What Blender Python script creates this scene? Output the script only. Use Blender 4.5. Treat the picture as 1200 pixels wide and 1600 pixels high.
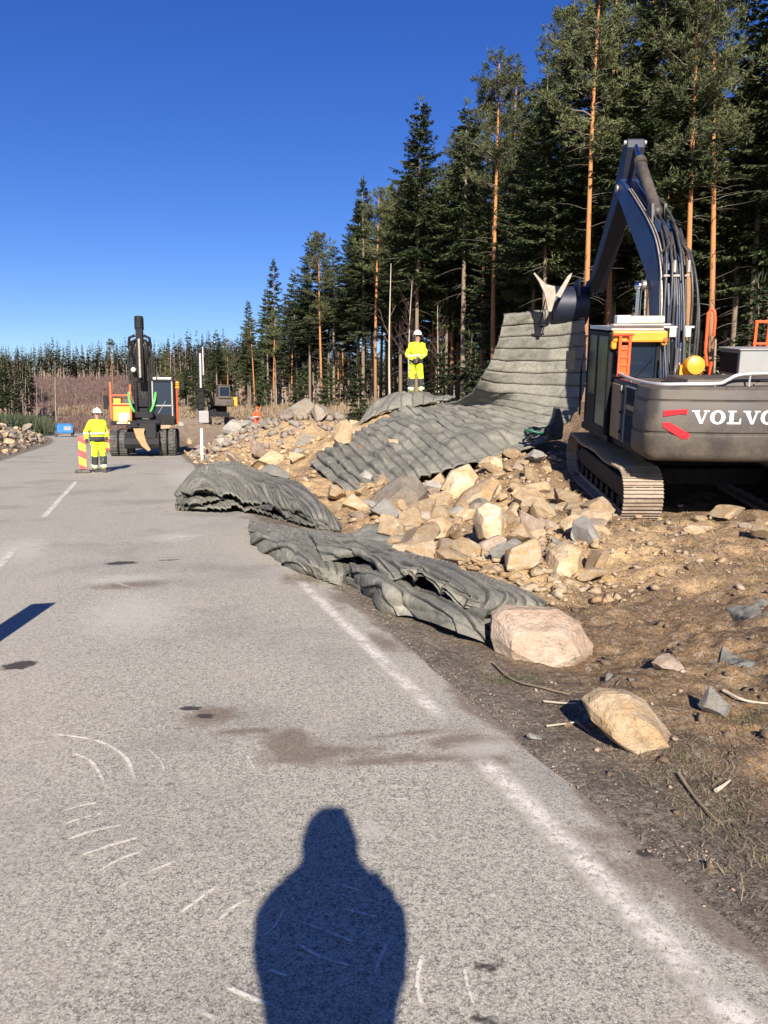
import bpy, math, random
import numpy as np
from mathutils import Vector, Matrix, Euler
R = math.radians
PI = math.pi
for o in list(bpy.data.objects): bpy.data.objects.remove(o)
scene = bpy.context.scene
COL = scene.collection

# ---------------------------------------------------------------- camera
PITCH = R(6.84); FPX = 1250.0; EYE = 1.6; ROAD = R(17.1)
cd = bpy.data.cameras.new('camera'); cam = bpy.data.objects.new('camera', cd); COL.objects.link(cam)
cd.sensor_fit = 'VERTICAL'; cd.sensor_height = 24.0; cd.sensor_width = 18.0
cd.lens = 24.0 * FPX / 1600.0
cam.location = (0, 0, EYE); cam.rotation_euler = (R(90) - PITCH, 0, 0)
cd.clip_start = 0.05; cd.clip_end = 6000
scene.camera = cam
scene.render.resolution_x = 768; scene.render.resolution_y = 1024

# ---------------------------------------------------------------- world and sun
SUN_EL = R(27.6)
SD = Vector((0.0715 * math.cos(SUN_EL), -0.997 * math.cos(SUN_EL), math.sin(SUN_EL)))   # towards the sun
w = bpy.data.worlds.new('World'); scene.world = w; w.use_nodes = True
nt = w.node_tree; nt.nodes.clear()
sky = nt.nodes.new('ShaderNodeTexSky'); sky.sky_type = 'NISHITA'; sky.sun_disc = False
sky.sun_elevation = SUN_EL; sky.sun_rotation = math.atan2(SD.x, SD.y)
sky.air_density = 1.0; sky.dust_density = 0.25; sky.ozone_density = 5.0; sky.altitude = 200
hsv = nt.nodes.new('ShaderNodeHueSaturation'); hsv.inputs['Saturation'].default_value = 1.24; hsv.inputs['Hue'].default_value = 0.523; nt.links.new(sky.outputs[0], hsv.inputs['Color'])
bg = nt.nodes.new('ShaderNodeBackground'); bg.inputs[1].default_value = 0.066
wo = nt.nodes.new('ShaderNodeOutputWorld')
nt.links.new(hsv.outputs[0], bg.inputs[0]); nt.links.new(bg.outputs[0], wo.inputs[0])
sl = bpy.data.lights.new('sun', 'SUN'); sl.energy = 5.0; sl.angle = R(0.5); sl.color = (1.0, 0.93, 0.82)
so = bpy.data.objects.new('sun', sl); COL.objects.link(so)
so.rotation_euler = SD.to_track_quat('Z', 'Y').to_euler(); so.location = (0, 0, 60)
vs = scene.view_settings; scene.display_settings.display_device = 'sRGB'
vs.view_transform = 'Standard'; vs.look = 'None'; vs.exposure = 0.95; vs.gamma = 1.0; vs.use_curve_mapping = False
scene.cycles.max_bounces = 5; scene.cycles.diffuse_bounces = 2; scene.cycles.transparent_max_bounces = 6

# ---------------------------------------------------------------- measuring helpers
def P(px, py, Y):
    """world point seen at photo pixel (1200x1600) standing Y metres ahead of the photographer"""
    u = (px - 600) / FPX; v = (py - 800) / FPX
    dy = math.cos(PITCH) - v * math.sin(PITCH); dz = -math.sin(PITCH) - v * math.cos(PITCH)
    k = Y / dy
    return Vector((u * k, Y, EYE + dz * k))
def G(px, py, z=0.0):
    u = (px - 600) / FPX; v = (py - 800) / FPX
    dy = math.cos(PITCH) - v * math.sin(PITCH); dz = -math.sin(PITCH) - v * math.cos(PITCH)
    k = (z - EYE) / dz
    return Vector((u * k, dy * k, z))
ca, sa = math.cos(ROAD), math.sin(ROAD)
def ST(X, Y): return -X * sa + Y * ca, X * ca + Y * sa
def XY(s, t): return -s * sa + t * ca, s * ca + t * sa
def curve_t(s): return -np.maximum(s - 45.0, 0) ** 2 / 240.0      # the road bends left far away

# ---------------------------------------------------------------- numpy noise
_rs = np.random.RandomState(7)
_tab = _rs.rand(256, 256)
def vnoise(x, y):
    x = np.asarray(x, float); y = np.asarray(y, float)
    xi = np.floor(x).astype(int); yi = np.floor(y).astype(int)
    fx = x - xi; fy = y - yi
    fx = fx * fx * (3 - 2 * fx); fy = fy * fy * (3 - 2 * fy)
    g = lambda a, b: _tab[a & 255, b & 255]
    return (g(xi, yi) * (1 - fx) + g(xi + 1, yi) * fx) * (1 - fy) + (g(xi, yi + 1) * (1 - fx) + g(xi + 1, yi + 1) * fx) * fy - 0.5
def fbm(x, y, o=4, s=1.0):
    r = 0; a = 1.0; f = 1.0 / s
    for i in range(o):
        r = r + a * vnoise(x * f + 17.3 * i, y * f + 5.1 * i); a *= 0.5; f *= 2.03
    return r
def sm(x, a, b):
    t = np.clip((np.asarray(x, float) - a) / (b - a), 0, 1); return t * t * (3 - 2 * t)

# ---------------------------------------------------------------- the lie of the land
def gauss(X, Y, cx, cy, sx, sy): return np.exp(-((X - cx) / sx) ** 2 - ((Y - cy) / sy) ** 2)
def land(X, Y, detail=True):
    X = np.asarray(X, float); Y = np.asarray(Y, float)
    s, t = ST(X, Y); tt = t - curve_t(s)
    right = sm(tt, 1.9, 3.2)
    z = np.zeros_like(X + Y)
    # forest bank
    z = z + 2.0 * sm(tt, 8.5, 14.5) * sm(s, 9, 20)
    # the ramp the digger stands on
    ramp = np.clip((Y - 12.6) * 0.125, 0, 0.85) * sm(X, 1.0, 3.0)
    z = np.maximum(z, ramp)
    # rubble hump that the big mat lies over, rock berms behind
    z = np.maximum(z, 1.78 * gauss(X, Y, 1.0, 23.2, 3.4, 2.6))
    z = np.maximum(z, 0.9 * gauss(X, Y, -0.5, 20.5, 2.4, 2.4))
    z = np.maximum(z, 1.55 * gauss(X, Y, -3.4, 33.0, 3.3, 3.0))
    z = np.maximum(z, 0.7 * gauss(X, Y, -4.3, 36.0, 2.2, 5.0))
    z = np.maximum(z, 0.9 * gauss(X, Y, -14.0, 66.0, 6.0, 8.0))
    z = np.maximum(z, 0.35 * sm(tt, 3.0, 5.5) * sm(s, 15, 24))
    z = z + 0.16 * gauss(X, Y, 2.0, 9.5, 1.8, 2.2) + 0.22 * gauss(X, Y, 5.4, 9.8, 2.0, 1.4)
    z = z - 0.10 * gauss(X, Y, 1.9, 6.4, 1.1, 1.4)
    z = z * right
    if detail:
        amp = sm(tt, 1.75, 3.4)
        z = z + amp * (0.17 * fbm(X, Y, 4, 1.1) + 0.10 * fbm(X + 50, Y, 3, 0.28) + 0.045 * fbm(X, Y + 90, 3, 0.09))
        rough = sm(tt, 4, 9)
        z = z + rough * 0.22 * fbm(X - 30, Y + 11, 3, 2.2)
        z = z + sm(tt, 1.60, 1.85) * (0.022 * fbm(X, Y, 3, 0.5) + 0.010)
        # tyre ruts in the soft verge
        rut = np.exp(-((tt - 2.05 - 0.12 * np.sin(s * 0.7)) / 0.10) ** 2) * 0.035 * sm(s, 0, 1) * (1 - sm(s, 5, 7))
        z = z - rut
    # left verge and its berm, then the far hill
    L = -tt
    lb = sm(L, 4.9, 6.0)
    z = z + lb * (0.15 + 1.05 * np.exp(-((L - 8.6) / 2.2) ** 2) * sm(s, 16, 30) * (1 - sm(s, 52, 66)))
    if detail: z = z + lb * (0.35 * fbm(X, Y, 4, 2.0) + 0.1 * fbm(X, Y, 3, 0.5)) * (1 - 0.6 * sm(s, 60, 90))
    z = z + 8.6 * sm(Y, 95, 205) * sm(-X - 0.0 * Y, -40, 30) + 14 * sm(Y, 230, 900)
    z = z - 0.05 * sm(tt, -4.75, -4.6) * (1 - sm(tt, 1.60, 1.84))       # the road bed
    return z
def gz(x, y): return float(land(np.array([x]), np.array([y]))[0])
# ---------------------------------------------------------------- materials
def newmat(name):
    m = bpy.data.materials.new(name); m.use_nodes = True
    return m, m.node_tree, m.node_tree.nodes['Principled BSDF']
class N:
    """tiny node-graph helper"""
    def __init__(s, nt): s.nt = nt
    def n(s, t, **k):
        a = s.nt.nodes.new('ShaderNode' + t)
        for q, v in k.items(): setattr(a, q, v)
        return a
    def l(s, a, b): s.nt.links.new(a, b)
    def co(s, kind='Object'):
        return s.n('TexCoord').outputs[kind]
    def noise(s, vec, scale, detail=4, rough=0.6, dist=0):
        a = s.n('TexNoise'); a.inputs['Scale'].default_value = scale; a.inputs['Detail'].default_value = detail
        a.inputs['Roughness'].default_value = rough; a.inputs['Distortion'].default_value = dist; s.l(vec, a.inputs['Vector']); return a.outputs['Fac']
    def voro(s, vec, scale, out='Color', feature='F1'):
        a = s.n('TexVoronoi'); a.feature = feature; a.inputs['Scale'].default_value = scale; s.l(vec, a.inputs['Vector']); return a.outputs[out]
    def ramp(s, fac, stops):
        a = s.n('ValToRGB'); e = a.color_ramp.elements
        while len(e) < len(stops): e.new(0.5)
        for i, (p, c) in enumerate(stops):
            e[i].position = p; e[i].color = (c, c, c, 1) if not hasattr(c, '__len__') else (*c, 1)
        s.l(fac, a.inputs[0]); return a.outputs[0]
    def mix(s, fac, a, b, mode='MIX'):
        m = s.n('MixRGB', blend_type=mode)
        for i, v in enumerate((fac, a, b)):
            if hasattr(v, 'is_output') or hasattr(v, 'links'): s.l(v, m.inputs[i])
            elif hasattr(v, '__len__'): m.inputs[i].default_value = (*v, 1)
            else: m.inputs[i].default_value = v if i == 0 else (v, v, v, 1)
        return m.outputs[0]
    def math(s, op, a, b=0.0, clamp=False):
        m = s.n('Math', operation=op); m.use_clamp = clamp
        for i, v in enumerate((a, b)):
            if hasattr(v, 'links'): s.l(v, m.inputs[i])
            else: m.inputs[i].default_value = v
        return m.outputs[0]
    def bump(s, h, strength, dist, normal=None):
        b = s.n('Bump'); b.inputs['Strength'].default_value = strength; b.inputs['Distance'].default_value = dist
        s.l(h, b.inputs['Height'])
        if normal is not None: s.l(normal, b.inputs['Normal'])
        return b.outputs[0]
    def map(s, vec, scale=(1, 1, 1), rot=(0, 0, 0), loc=(0, 0, 0)):
        m = s.n('Mapping'); m.inputs['Scale'].default_value = scale; m.inputs['Rotation'].default_value = rot; m.inputs['Location'].default_value = loc
        s.l(vec, m.inputs['Vector']); return m.outputs[0]

def simple(name, col, rough=0.6, metal=0.0, var=0.25, scale=6.0, dirt=None, dirt_amt=0.5, bump=0.0, bscale=40, coat=0.0, spec=None):
    """a paint / plain stuff with blotchy wear and an optional dust layer"""
    m, nt, b = newmat(name); g = N(nt); v = g.co()
    n1 = g.noise(v, scale, 5, 0.65)
    c = g.mix(g.ramp(n1, [(0.3, 0.0), (0.7, 1.0)]), tuple(x * (1 - var) for x in col), tuple(min(1, x * (1 + var * 0.6)) for x in col))
    if dirt is not None:
        n2 = g.noise(v, scale * 0.45, 7, 0.72)
        f = g.math('MULTIPLY', g.ramp(n2, [(0.42, 0.0), (0.68, 1.0)]), dirt_amt)
        c = g.mix(f, c, dirt)
        rr = g.mix(f, rough, 0.95); g.l(rr, b.inputs['Roughness'])
    else: b.inputs['Roughness'].default_value = rough
    g.l(c, b.inputs['Base Color'])
    b.inputs['Metallic'].default_value = metal
    if spec is not None: b.inputs['Specular IOR Level'].default_value = spec
    if coat: b.inputs['Coat Weight'].default_value = coat; b.inputs['Coat Roughness'].default_value = 0.15
    if bump:
        g.l(g.bump(g.noise(v, bscale, 4, 0.6), bump, 0.02), b.inputs['Normal'])
    return m

DUST = (0.27, 0.21, 0.14)
M = {}
M['grey_paint'] = simple('dark grey machine paint', (0.050, 0.041, 0.036), 0.55, 0, 0.12, 3.5, DUST, 0.34, bump=0.08, bscale=14)
M['grey_light'] = simple('light grey paint', (0.30, 0.30, 0.30), 0.5, 0, 0.12, 4, DUST, 0.3)
M['yellow_paint'] = simple('warm yellow machine paint', (0.80, 0.33, 0.015), 0.4, 0, 0.1, 3, DUST, 0.25, coat=0.2)
M['sand_panel'] = simple('dusty ochre side panel', (0.30, 0.19, 0.07), 0.5, 0, 0.15, 3, DUST, 0.4)
M['orange_rail'] = simple('orange red rail paint', (0.85, 0.10, 0.02), 0.45, 0, 0.1, 6)
M['boom_blue'] = simple('dark blue boom steel', (0.012, 0.030, 0.095), 0.42, 0.0, 0.2, 3, (0.05, 0.05, 0.055), 0.2, coat=0.08)
M['black_steel'] = simple('black greasy steel', (0.012, 0.012, 0.015), 0.6, 0.0, 0.3, 6, (0.05, 0.042, 0.034), 0.25, spec=0.18)
M['bare_steel'] = simple('worn bare steel', (0.42, 0.36, 0.30), 0.45, 0.5, 0.3, 9, DUST, 0.45)
M['track_steel'] = simple('dusty track steel', (0.30, 0.23, 0.17), 0.55, 0.2, 0.3, 9, (0.42, 0.33, 0.24), 0.8, bump=0.4)
M['chrome'] = simple('chromed rod', (0.75, 0.76, 0.78), 0.15, 1.0, 0.05, 3)
M['hose'] = simple('black rubber hose', (0.035, 0.034, 0.034), 0.38, 0, 0.3, 12, (0.14, 0.12, 0.1), 0.35)
M['rubber'] = simple('tyre rubber', (0.045, 0.043, 0.042), 0.8, 0, 0.2, 8, (0.22, 0.19, 0.16), 0.6, bump=0.3)
M['white'] = simple('white plastic', (0.75, 0.74, 0.70), 0.45, 0, 0.07, 8, DUST, 0.15)
M['rail_white'] = simple('scuffed pale rail', (0.62, 0.60, 0.58), 0.3, 0.4, 0.15, 8, DUST, 0.2)
M['red_mark'] = simple('bright red reflector', (0.80, 0.02, 0.03), 0.35, 0, 0.05, 5)
M['green'] = simple('green hose cover', (0.10, 0.55, 0.10), 0.5, 0, 0.1, 5)
M['amber'] = simple('amber beacon plastic', (0.85, 0.35, 0.02), 0.25, 0, 0.05, 5)
M['amber_pale'] = simple('pale amber lamp lens', (0.75, 0.62, 0.38), 0.25, 0, 0.05, 5)
M['blue'] = simple('bright blue cover', (0.03, 0.17, 0.42), 0.5, 0, 0.2, 3)
M['hivis'] = simple('fluorescent yellow cloth', (0.68, 0.86, 0.03), 0.85, 0, 0.12, 14, bump=0.5, bscale=18)
M['hivis_orange'] = simple('fluorescent red cloth', (0.95, 0.09, 0.02), 0.85, 0, 0.1, 14)
M['reflect'] = simple('silver reflective tape', (0.72, 0.72, 0.70), 0.4, 0.2, 0.1, 20)
M['navy'] = simple('dark work cloth', (0.025, 0.027, 0.035), 0.85, 0, 0.25, 14, (0.15, 0.12, 0.09), 0.3)
M['skin'] = simple('skin', (0.52, 0.27, 0.18), 0.5, 0, 0.08, 20)
M['boot'] = simple('boot leather', (0.05, 0.042, 0.035), 0.7, 0, 0.2, 14, DUST, 0.5)
M['helmet'] = simple('helmet shell', (0.82, 0.80, 0.76), 0.3, 0, 0.04, 10)
M['coat_dark'] = simple('dark coat', (0.03, 0.035, 0.05), 0.9, 0, 0.2, 10)
M['clod'] = simple('earth clods', (0.17, 0.115, 0.07), 0.95, 0, 0.4, 5, (0.09, 0.06, 0.04), 0.7, bump=0.5)
M['tarp'] = simple('pale grey green geotextile', (0.19, 0.195, 0.165), 0.85, 0, 0.3, 8, DUST, 0.85, bump=0.5, bscale=30)
M['deadwood'] = simple('barkless pale wood', (0.47, 0.40, 0.30), 0.8, 0, 0.25, 14)
M['twig'] = simple('dry twig', (0.26, 0.19, 0.12), 0.9, 0, 0.4, 10)
M['planks'] = simple('dark weathered timber', (0.10, 0.075, 0.055), 0.85, 0, 0.3, 7, DUST, 0.3, bump=0.5)

m, nt_, b = newmat('tinted cab glass')
b.inputs['Base Color'].default_value = (0.008, 0.016, 0.032, 1); b.inputs['Roughness'].default_value = 0.28
b.inputs['Specular IOR Level'].default_value = 0.3; b.inputs['Coat Weight'].default_value = 0.2; b.inputs['Coat Roughness'].default_value = 0.02
M['glass'] = m

def stripes():
    m, nt, b = newmat('red and yellow striped sheeting'); g = N(nt); v = g.co()
    w_ = g.n('TexWave'); w_.wave_type = 'BANDS'; w_.bands_direction = 'X'; w_.wave_profile = 'SAW'
    w_.inputs['Scale'].default_value = 1.0
    g.l(g.map(v, (0.55, 1, 1), (0, R(48), 0)), w_.inputs['Vector'])
    f = g.ramp(w_.outputs['Fac'], [(0.47, 0.0), (0.50, 1.0)])
    c = g.mix(f, (0.80, 0.055, 0.05), (0.85, 0.50, 0.03))
    d = g.mix(g.math('MULTIPLY', g.ramp(g.noise(v, 9, 6, 0.7), [(0.5, 0.0), (0.75, 1.0)]), 0.5), c, (0.4, 0.33, 0.26))
    g.l(d, b.inputs['Base Color']); b.inputs['Roughness'].default_value = 0.4
    return m
M['stripes'] = stripes()

def mat_rubber():
    m, nt, b = newmat('blasting mat rubber'); g = N(nt); v = g.co()
    n1 = g.noise(v, 2.2, 6, 0.7); n2 = g.noise(v, 22, 5, 0.75)
    c = g.mix(g.ramp(n1, [(0.3, 0.0), (0.7, 1.0)]), (0.150, 0.143, 0.116), (0.290, 0.268, 0.212))
    c = g.mix(g.ramp(n2, [(0.35, 0.55), (0.65, 0.0)]), c, (0.075, 0.072, 0.066))
    c = g.mix(g.ramp(g.noise(v, 60, 3, 0.6), [(0.58, 0.0), (0.72, 0.5)]), c, (0.30, 0.27, 0.22))
    at = g.n('Attribute'); at.attribute_name = 'strip'      # each tyre strip has its own shade
    sep = g.n('SeparateColor'); g.l(at.outputs['Color'], sep.inputs[0])
    c = g.mix(1.0, c, g.ramp(sep.outputs[0], [(0.0, 0.80), (1.0, 1.14)]), 'MULTIPLY')
    c = g.mix(g.math('MULTIPLY', sep.outputs[1], g.ramp(g.noise(v, 3.0, 4, 0.7), [(0.3, 0.35), (0.6, 1.0)])), c, (0.030, 0.029, 0.027))
    g.l(c, b.inputs['Base Color']); b.inputs['Roughness'].default_value = 0.82
    nb = g.bump(n2, 0.5, 0.02); g.l(g.bump(g.noise(v, 90, 3, 0.6), 0.35, 0.006, nb), b.inputs['Normal'])
    return m
M['mat'] = mat_rubber()

def asphalt():
    m, nt, b = newmat('worn dusty asphalt'); g = N(nt)
    v = g.n('NewGeometry').outputs['Position']
    gr = g.noise(v, 95, 6, 0.9); gr2 = g.noise(v, 36, 6, 0.85)
    st2 = g.voro(v, 105, 'Color'); sep2 = g.n('SeparateColor'); g.l(st2, sep2.inputs[0])
    pale = g.mix(g.noise(v, 0.8, 4, 0.6), (0.350, 0.316, 0.250), (0.455, 0.410, 0.322))
    c = g.mix(g.ramp(g.math('ADD', g.math('MULTIPLY', gr, 0.62), g.math('MULTIPLY', gr2, 0.38)), [(0.435, 1.0), (0.535, 0.0)]), pale, (0.066, 0.060, 0.052))
    gw = g.noise(g.map(v, (1, 1, 1), (0, 0, 0), (7, 3, 0)), 130, 5, 0.9)
    c = g.mix(g.ramp(gw, [(0.505, 0.0), (0.58, 0.9)]), c, (0.66, 0.61, 0.52))
    c = g.mix(g.ramp(sep2.outputs[2], [(0.93, 0.0), (0.98, 0.6)]), c, (0.09, 0.085, 0.08))
    # fine dust in the wheel tracks
    rv = g.map(v, (1, 1, 1), (0, 0, -ROAD))
    lane = g.noise(g.map(rv, (0.9, 0.08, 1)), 1.0, 4, 0.6)
    c = g.mix(g.ramp(lane, [(0.48, 0.0), (0.72, 0.45)]), c, (0.42, 0.375, 0.315))
    c = g.mix(g.ramp(g.noise(v, 1.7, 7, 0.68, 0.3), [(0.54, 0.0), (0.78, 0.55)]), c, (0.42, 0.37, 0.30))
    # darker worn patches and oil
    c = g.mix(g.ramp(g.noise(v, 0.55, 5, 0.6), [(0.34, 0.4), (0.48, 0.0)]), c, (0.15, 0.142, 0.135))
    at = g.n('Attribute'); at.attribute_name = 'dirt'; sp = g.n('SeparateColor'); g.l(at.outputs['Color'], sp.inputs[0])
    nd = g.noise(v, 7, 7, 0.75)
    f = g.ramp(g.math('ADD', sp.outputs[0], g.math('MULTIPLY', g.math('SUBTRACT', nd, 0.5), 1.1)), [(0.38, 0.0), (0.72, 0.92)])
    c = g.mix(f, c, g.mix(g.ramp(g.noise(v, 70, 6, 0.85), [(0.38, 0.0), (0.6, 1.0)]), (0.10, 0.078, 0.058), (0.27, 0.215, 0.16)))
    f2 = g.ramp(g.math('ADD', sp.outputs[1], g.math('MULTIPLY', g.math('SUBTRACT', nd, 0.5), 1.2)), [(0.40, 0.0), (0.56, 0.95)])
    c = g.mix(f2, c, (0.045, 0.038, 0.034))
    f3 = g.ramp(g.math('ADD', sp.outputs[2], g.math('MULTIPLY', g.math('SUBTRACT', nd, 0.5), 1.0)), [(0.45, 0.0), (0.85, 0.6)])
    c = g.mix(f3, c, (0.50, 0.46, 0.40))
    g.l(c, b.inputs['Base Color']); b.inputs['Roughness'].default_value = 0.9; b.inputs['Specular IOR Level'].default_value = 0.25
    n1 = g.bump(gr, 0.5, 0.004)
    g.l(g.bump(g.noise(v, 220, 2, 0.6), 0.3, 0.003, n1), b.inputs['Normal'])
    return m
M['asphalt'] = asphalt()

def soil():
    m, nt, b = newmat('earth and rubble'); g = N(nt)
    v = g.n('NewGeometry').outputs['Position']
    at = g.n('Attribute'); at.attribute_name = 'soil'
    c = at.outputs['Color']
    n1 = g.noise(v, 3.5, 8, 0.72)
    c = g.mix(1.0, c, g.ramp(n1, [(0.25, 0.50), (0.5, 0.95), (0.75, 1.45)]), 'MULTIPLY')
    n2 = g.noise(v, 28, 6, 0.75)
    c = g.mix(1.0, c, g.ramp(n2, [(0.28, 0.45), (0.5, 1.0), (0.72, 1.5)]), 'MULTIPLY')
    # pebbles and chips
    vc = g.voro(v, 38, 'Color'); sp = g.n('SeparateColor'); g.l(vc, sp.inputs[0])
    c = g.mix(g.ramp(sp.outputs[0], [(0.86, 0.0), (0.90, 0.55)]), c, (0.36, 0.30, 0.23))
    vc2 = g.voro(v, 130, 'Color'); sp2 = g.n('SeparateColor'); g.l(vc2, sp2.inputs[0])
    c = g.mix(g.ramp(sp2.outputs[0], [(0.84, 0.0), (0.9, 0.5)]), c, (0.40, 0.35, 0.28))
    c = g.mix(g.ramp(sp2.outputs[1], [(0.8, 0.0), (0.9, 0.6)]), c, (0.05, 0.035, 0.025))
    g.l(c, b.inputs['Base Color']); b.inputs['Roughness'].default_value = 0.95; b.inputs['Specular IOR Level'].default_value = 0.15
    nb = g.bump(n2, 0.9, 0.03); nb = g.bump(g.noise(v, 110, 4, 0.7), 0.6, 0.008, nb)
    g.l(nb, b.inputs['Normal'])
    return m
M['soil'] = soil()

def rockmat(name, c1, c2, stain, amt=0.5, dark=(0.10, 0.09, 0.08)):
    m, nt, b = newmat(name); g = N(nt); oi = g.n('ObjectInfo')
    ad = g.n('VectorMath', operation='ADD'); g.l(g.co(), ad.inputs[0])
    rv = g.n('CombineXYZ')
    for i in range(3): g.l(g.math('MULTIPLY', oi.outputs['Random'], 37.0 + 11 * i), rv.inputs[i])
    g.l(rv.outputs[0], ad.inputs[1]); v = ad.outputs[0]
    n1 = g.noise(v, 1.6, 6, 0.65, 0.4)
    c = g.mix(g.ramp(n1, [(0.32, 0.0), (0.66, 1.0)]), c1, c2)
    c = g.mix(g.math('MULTIPLY', g.ramp(g.noise(v, 2.7, 5, 0.7), [(0.38, 0.0), (0.62, 1.0)]), amt), c, stain)
    c = g.mix(g.ramp(g.noise(v, 14, 6, 0.75), [(0.32, 0.55), (0.5, 0.0)]), c, dark)
    c = g.mix(g.ramp(g.noise(v, 45, 4, 0.7), [(0.55, 0.0), (0.75, 0.5)]), c, (0.60, 0.55, 0.48))
    br = g.math('ADD', g.math('MULTIPLY', oi.outputs['Random'], 0.5), 0.75)
    c = g.mix(1.0, c, br, 'MULTIPLY')
    g.l(c, b.inputs['Base Color']); b.inputs['Roughness'].default_value = 0.85; b.inputs['Specular IOR Level'].default_value = 0.3
    nb = g.bump(g.noise(v, 5, 6, 0.7), 0.6, 0.12); nb = g.bump(g.noise(v, 26, 5, 0.75), 0.6, 0.03, nb)
    g.l(nb, b.inputs['Normal'])
    return m
M['rock_tan'] = rockmat('ochre granite', (0.48, 0.365, 0.225), (0.62, 0.50, 0.35), (0.47, 0.26, 0.09), 0.7)
M['rock_grey'] = rockmat('grey granite', (0.29, 0.275, 0.25), (0.43, 0.405, 0.365), (0.30, 0.22, 0.13), 0.3)
M['rock_pink'] = rockmat('pinkish granite', (0.42, 0.31, 0.225), (0.58, 0.47, 0.375), (0.36, 0.21, 0.11), 0.5)
M['rock_dark'] = rockmat('lichened dark rock', (0.17, 0.14, 0.11), (0.30, 0.26, 0.21), (0.22, 0.14, 0.08), 0.5)
M['rock_berm'] = rockmat('grey green berm rock', (0.26, 0.25, 0.19), (0.38, 0.35, 0.28), (0.30, 0.14, 0.12), 0.5)

def paintline():
    m, nt, b = newmat('worn white road paint'); g = N(nt)
    v = g.n('NewGeometry').outputs['Position']
    a = g.ramp(g.noise(v, 55, 5, 0.8), [(0.36, 0.0), (0.50, 1.0)])
    a2 = g.ramp(g.noise(v, 5.5, 7, 0.75), [(0.36, 0.25), (0.52, 1.0)])
    at = g.n('Attribute'); at.attribute_name = 'fade'; sp = g.n('SeparateColor'); g.l(at.outputs['Color'], sp.inputs[0])
    al = g.math('MULTIPLY', g.math('MULTIPLY', a, a2), sp.outputs[0])
    c = g.mix(g.noise(v, 30, 4, 0.7), (0.58, 0.53, 0.44), (0.76, 0.70, 0.60))
    g.l(c, b.inputs['Base Color']); g.l(al, b.inputs['Alpha']); b.inputs['Roughness'].default_value = 0.8
    return m
M['line'] = paintline()

def leafmat(name, c1, c2, scale=0.7):
    m, nt, b = newmat(name); g = N(nt); v = g.n('NewGeometry').outputs['Position']; oi = g.n('ObjectInfo')
    n1 = g.noise(v, scale, 4, 0.7)
    c = g.mix(g.ramp(n1, [(0.35, 0.0), (0.65, 1.0)]), c1, c2)
    c = g.mix(1.0, c, g.math('ADD', g.math('MULTIPLY', oi.outputs['Random'], 0.6), 0.7), 'MULTIPLY')
    g.l(c, b.inputs['Base Color']); b.inputs['Roughness'].default_value = 0.65; b.inputs['Specular IOR Level'].default_value = 0.25
    return m
M['spruce_leaf'] = leafmat('spruce needles', (0.026, 0.040, 0.017), (0.072, 0.092, 0.034))
M['pine_leaf'] = leafmat('pine needles', (0.056, 0.070, 0.030), (0.122, 0.132, 0.052))
M['far_leaf'] = leafmat('far conifers', (0.035, 0.047, 0.026), (0.070, 0.078, 0.040), 0.12)
M['birch_twig'] = leafmat('bare reddish twigs', (0.14, 0.085, 0.075), (0.20, 0.13, 0.11), 0.3)
M['grass'] = leafmat('spring grass', (0.07, 0.09, 0.025), (0.13, 0.13, 0.05), 4)
M['dry_grass'] = leafmat('dry grass', (0.17, 0.12, 0.06), (0.26, 0.19, 0.10), 4)

def bark(name, low, high, z0, z1, bs=9):
    m, nt, b = newmat(name); g = N(nt); v = g.co()
    sp = g.n('SeparateXYZ'); g.l(v, sp.inputs[0])
    hz = g.math('DIVIDE', g.math('SUBTRACT', sp.outputs[2], z0), z1 - z0, True)
    nz = g.noise(g.map(v, (6, 6, 1.2)), 2.0, 6, 0.7)
    hz = g.math('ADD', hz, g.math('MULTIPLY', g.math('SUBTRACT', nz, 0.5), 0.5), True)
    c = g.mix(hz, low, high)
    c = g.mix(1.0, c, g.ramp(g.noise(g.map(v, (9, 9, 2)), bs, 5, 0.7), [(0.3, 0.5), (0.7, 1.3)]), 'MULTIPLY')
    g.l(c, b.inputs['Base Color']); b.inputs['Roughness'].default_value = 0.9; b.inputs['Specular IOR Level'].default_value = 0.1
    return m
M['pine_bark'] = bark('pine bark', (0.22, 0.140, 0.095), (0.48, 0.215, 0.085), 1.0, 6.5)
M['spruce_bark'] = bark('spruce bark', (0.21, 0.16, 0.11), (0.24, 0.185, 0.13), 0, 10)
M['pale_bark'] = bark('pale birch bark', (0.42, 0.36, 0.28), (0.55, 0.48, 0.38), 0, 10)
M['limb'] = simple('dry grey limbs', (0.17, 0.135, 0.11), 0.95, 0, 0.3, 3)
M['far_bark'] = simple('far trunks', (0.30, 0.22, 0.16), 0.9, 0, 0.3, 0.2)
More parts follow.
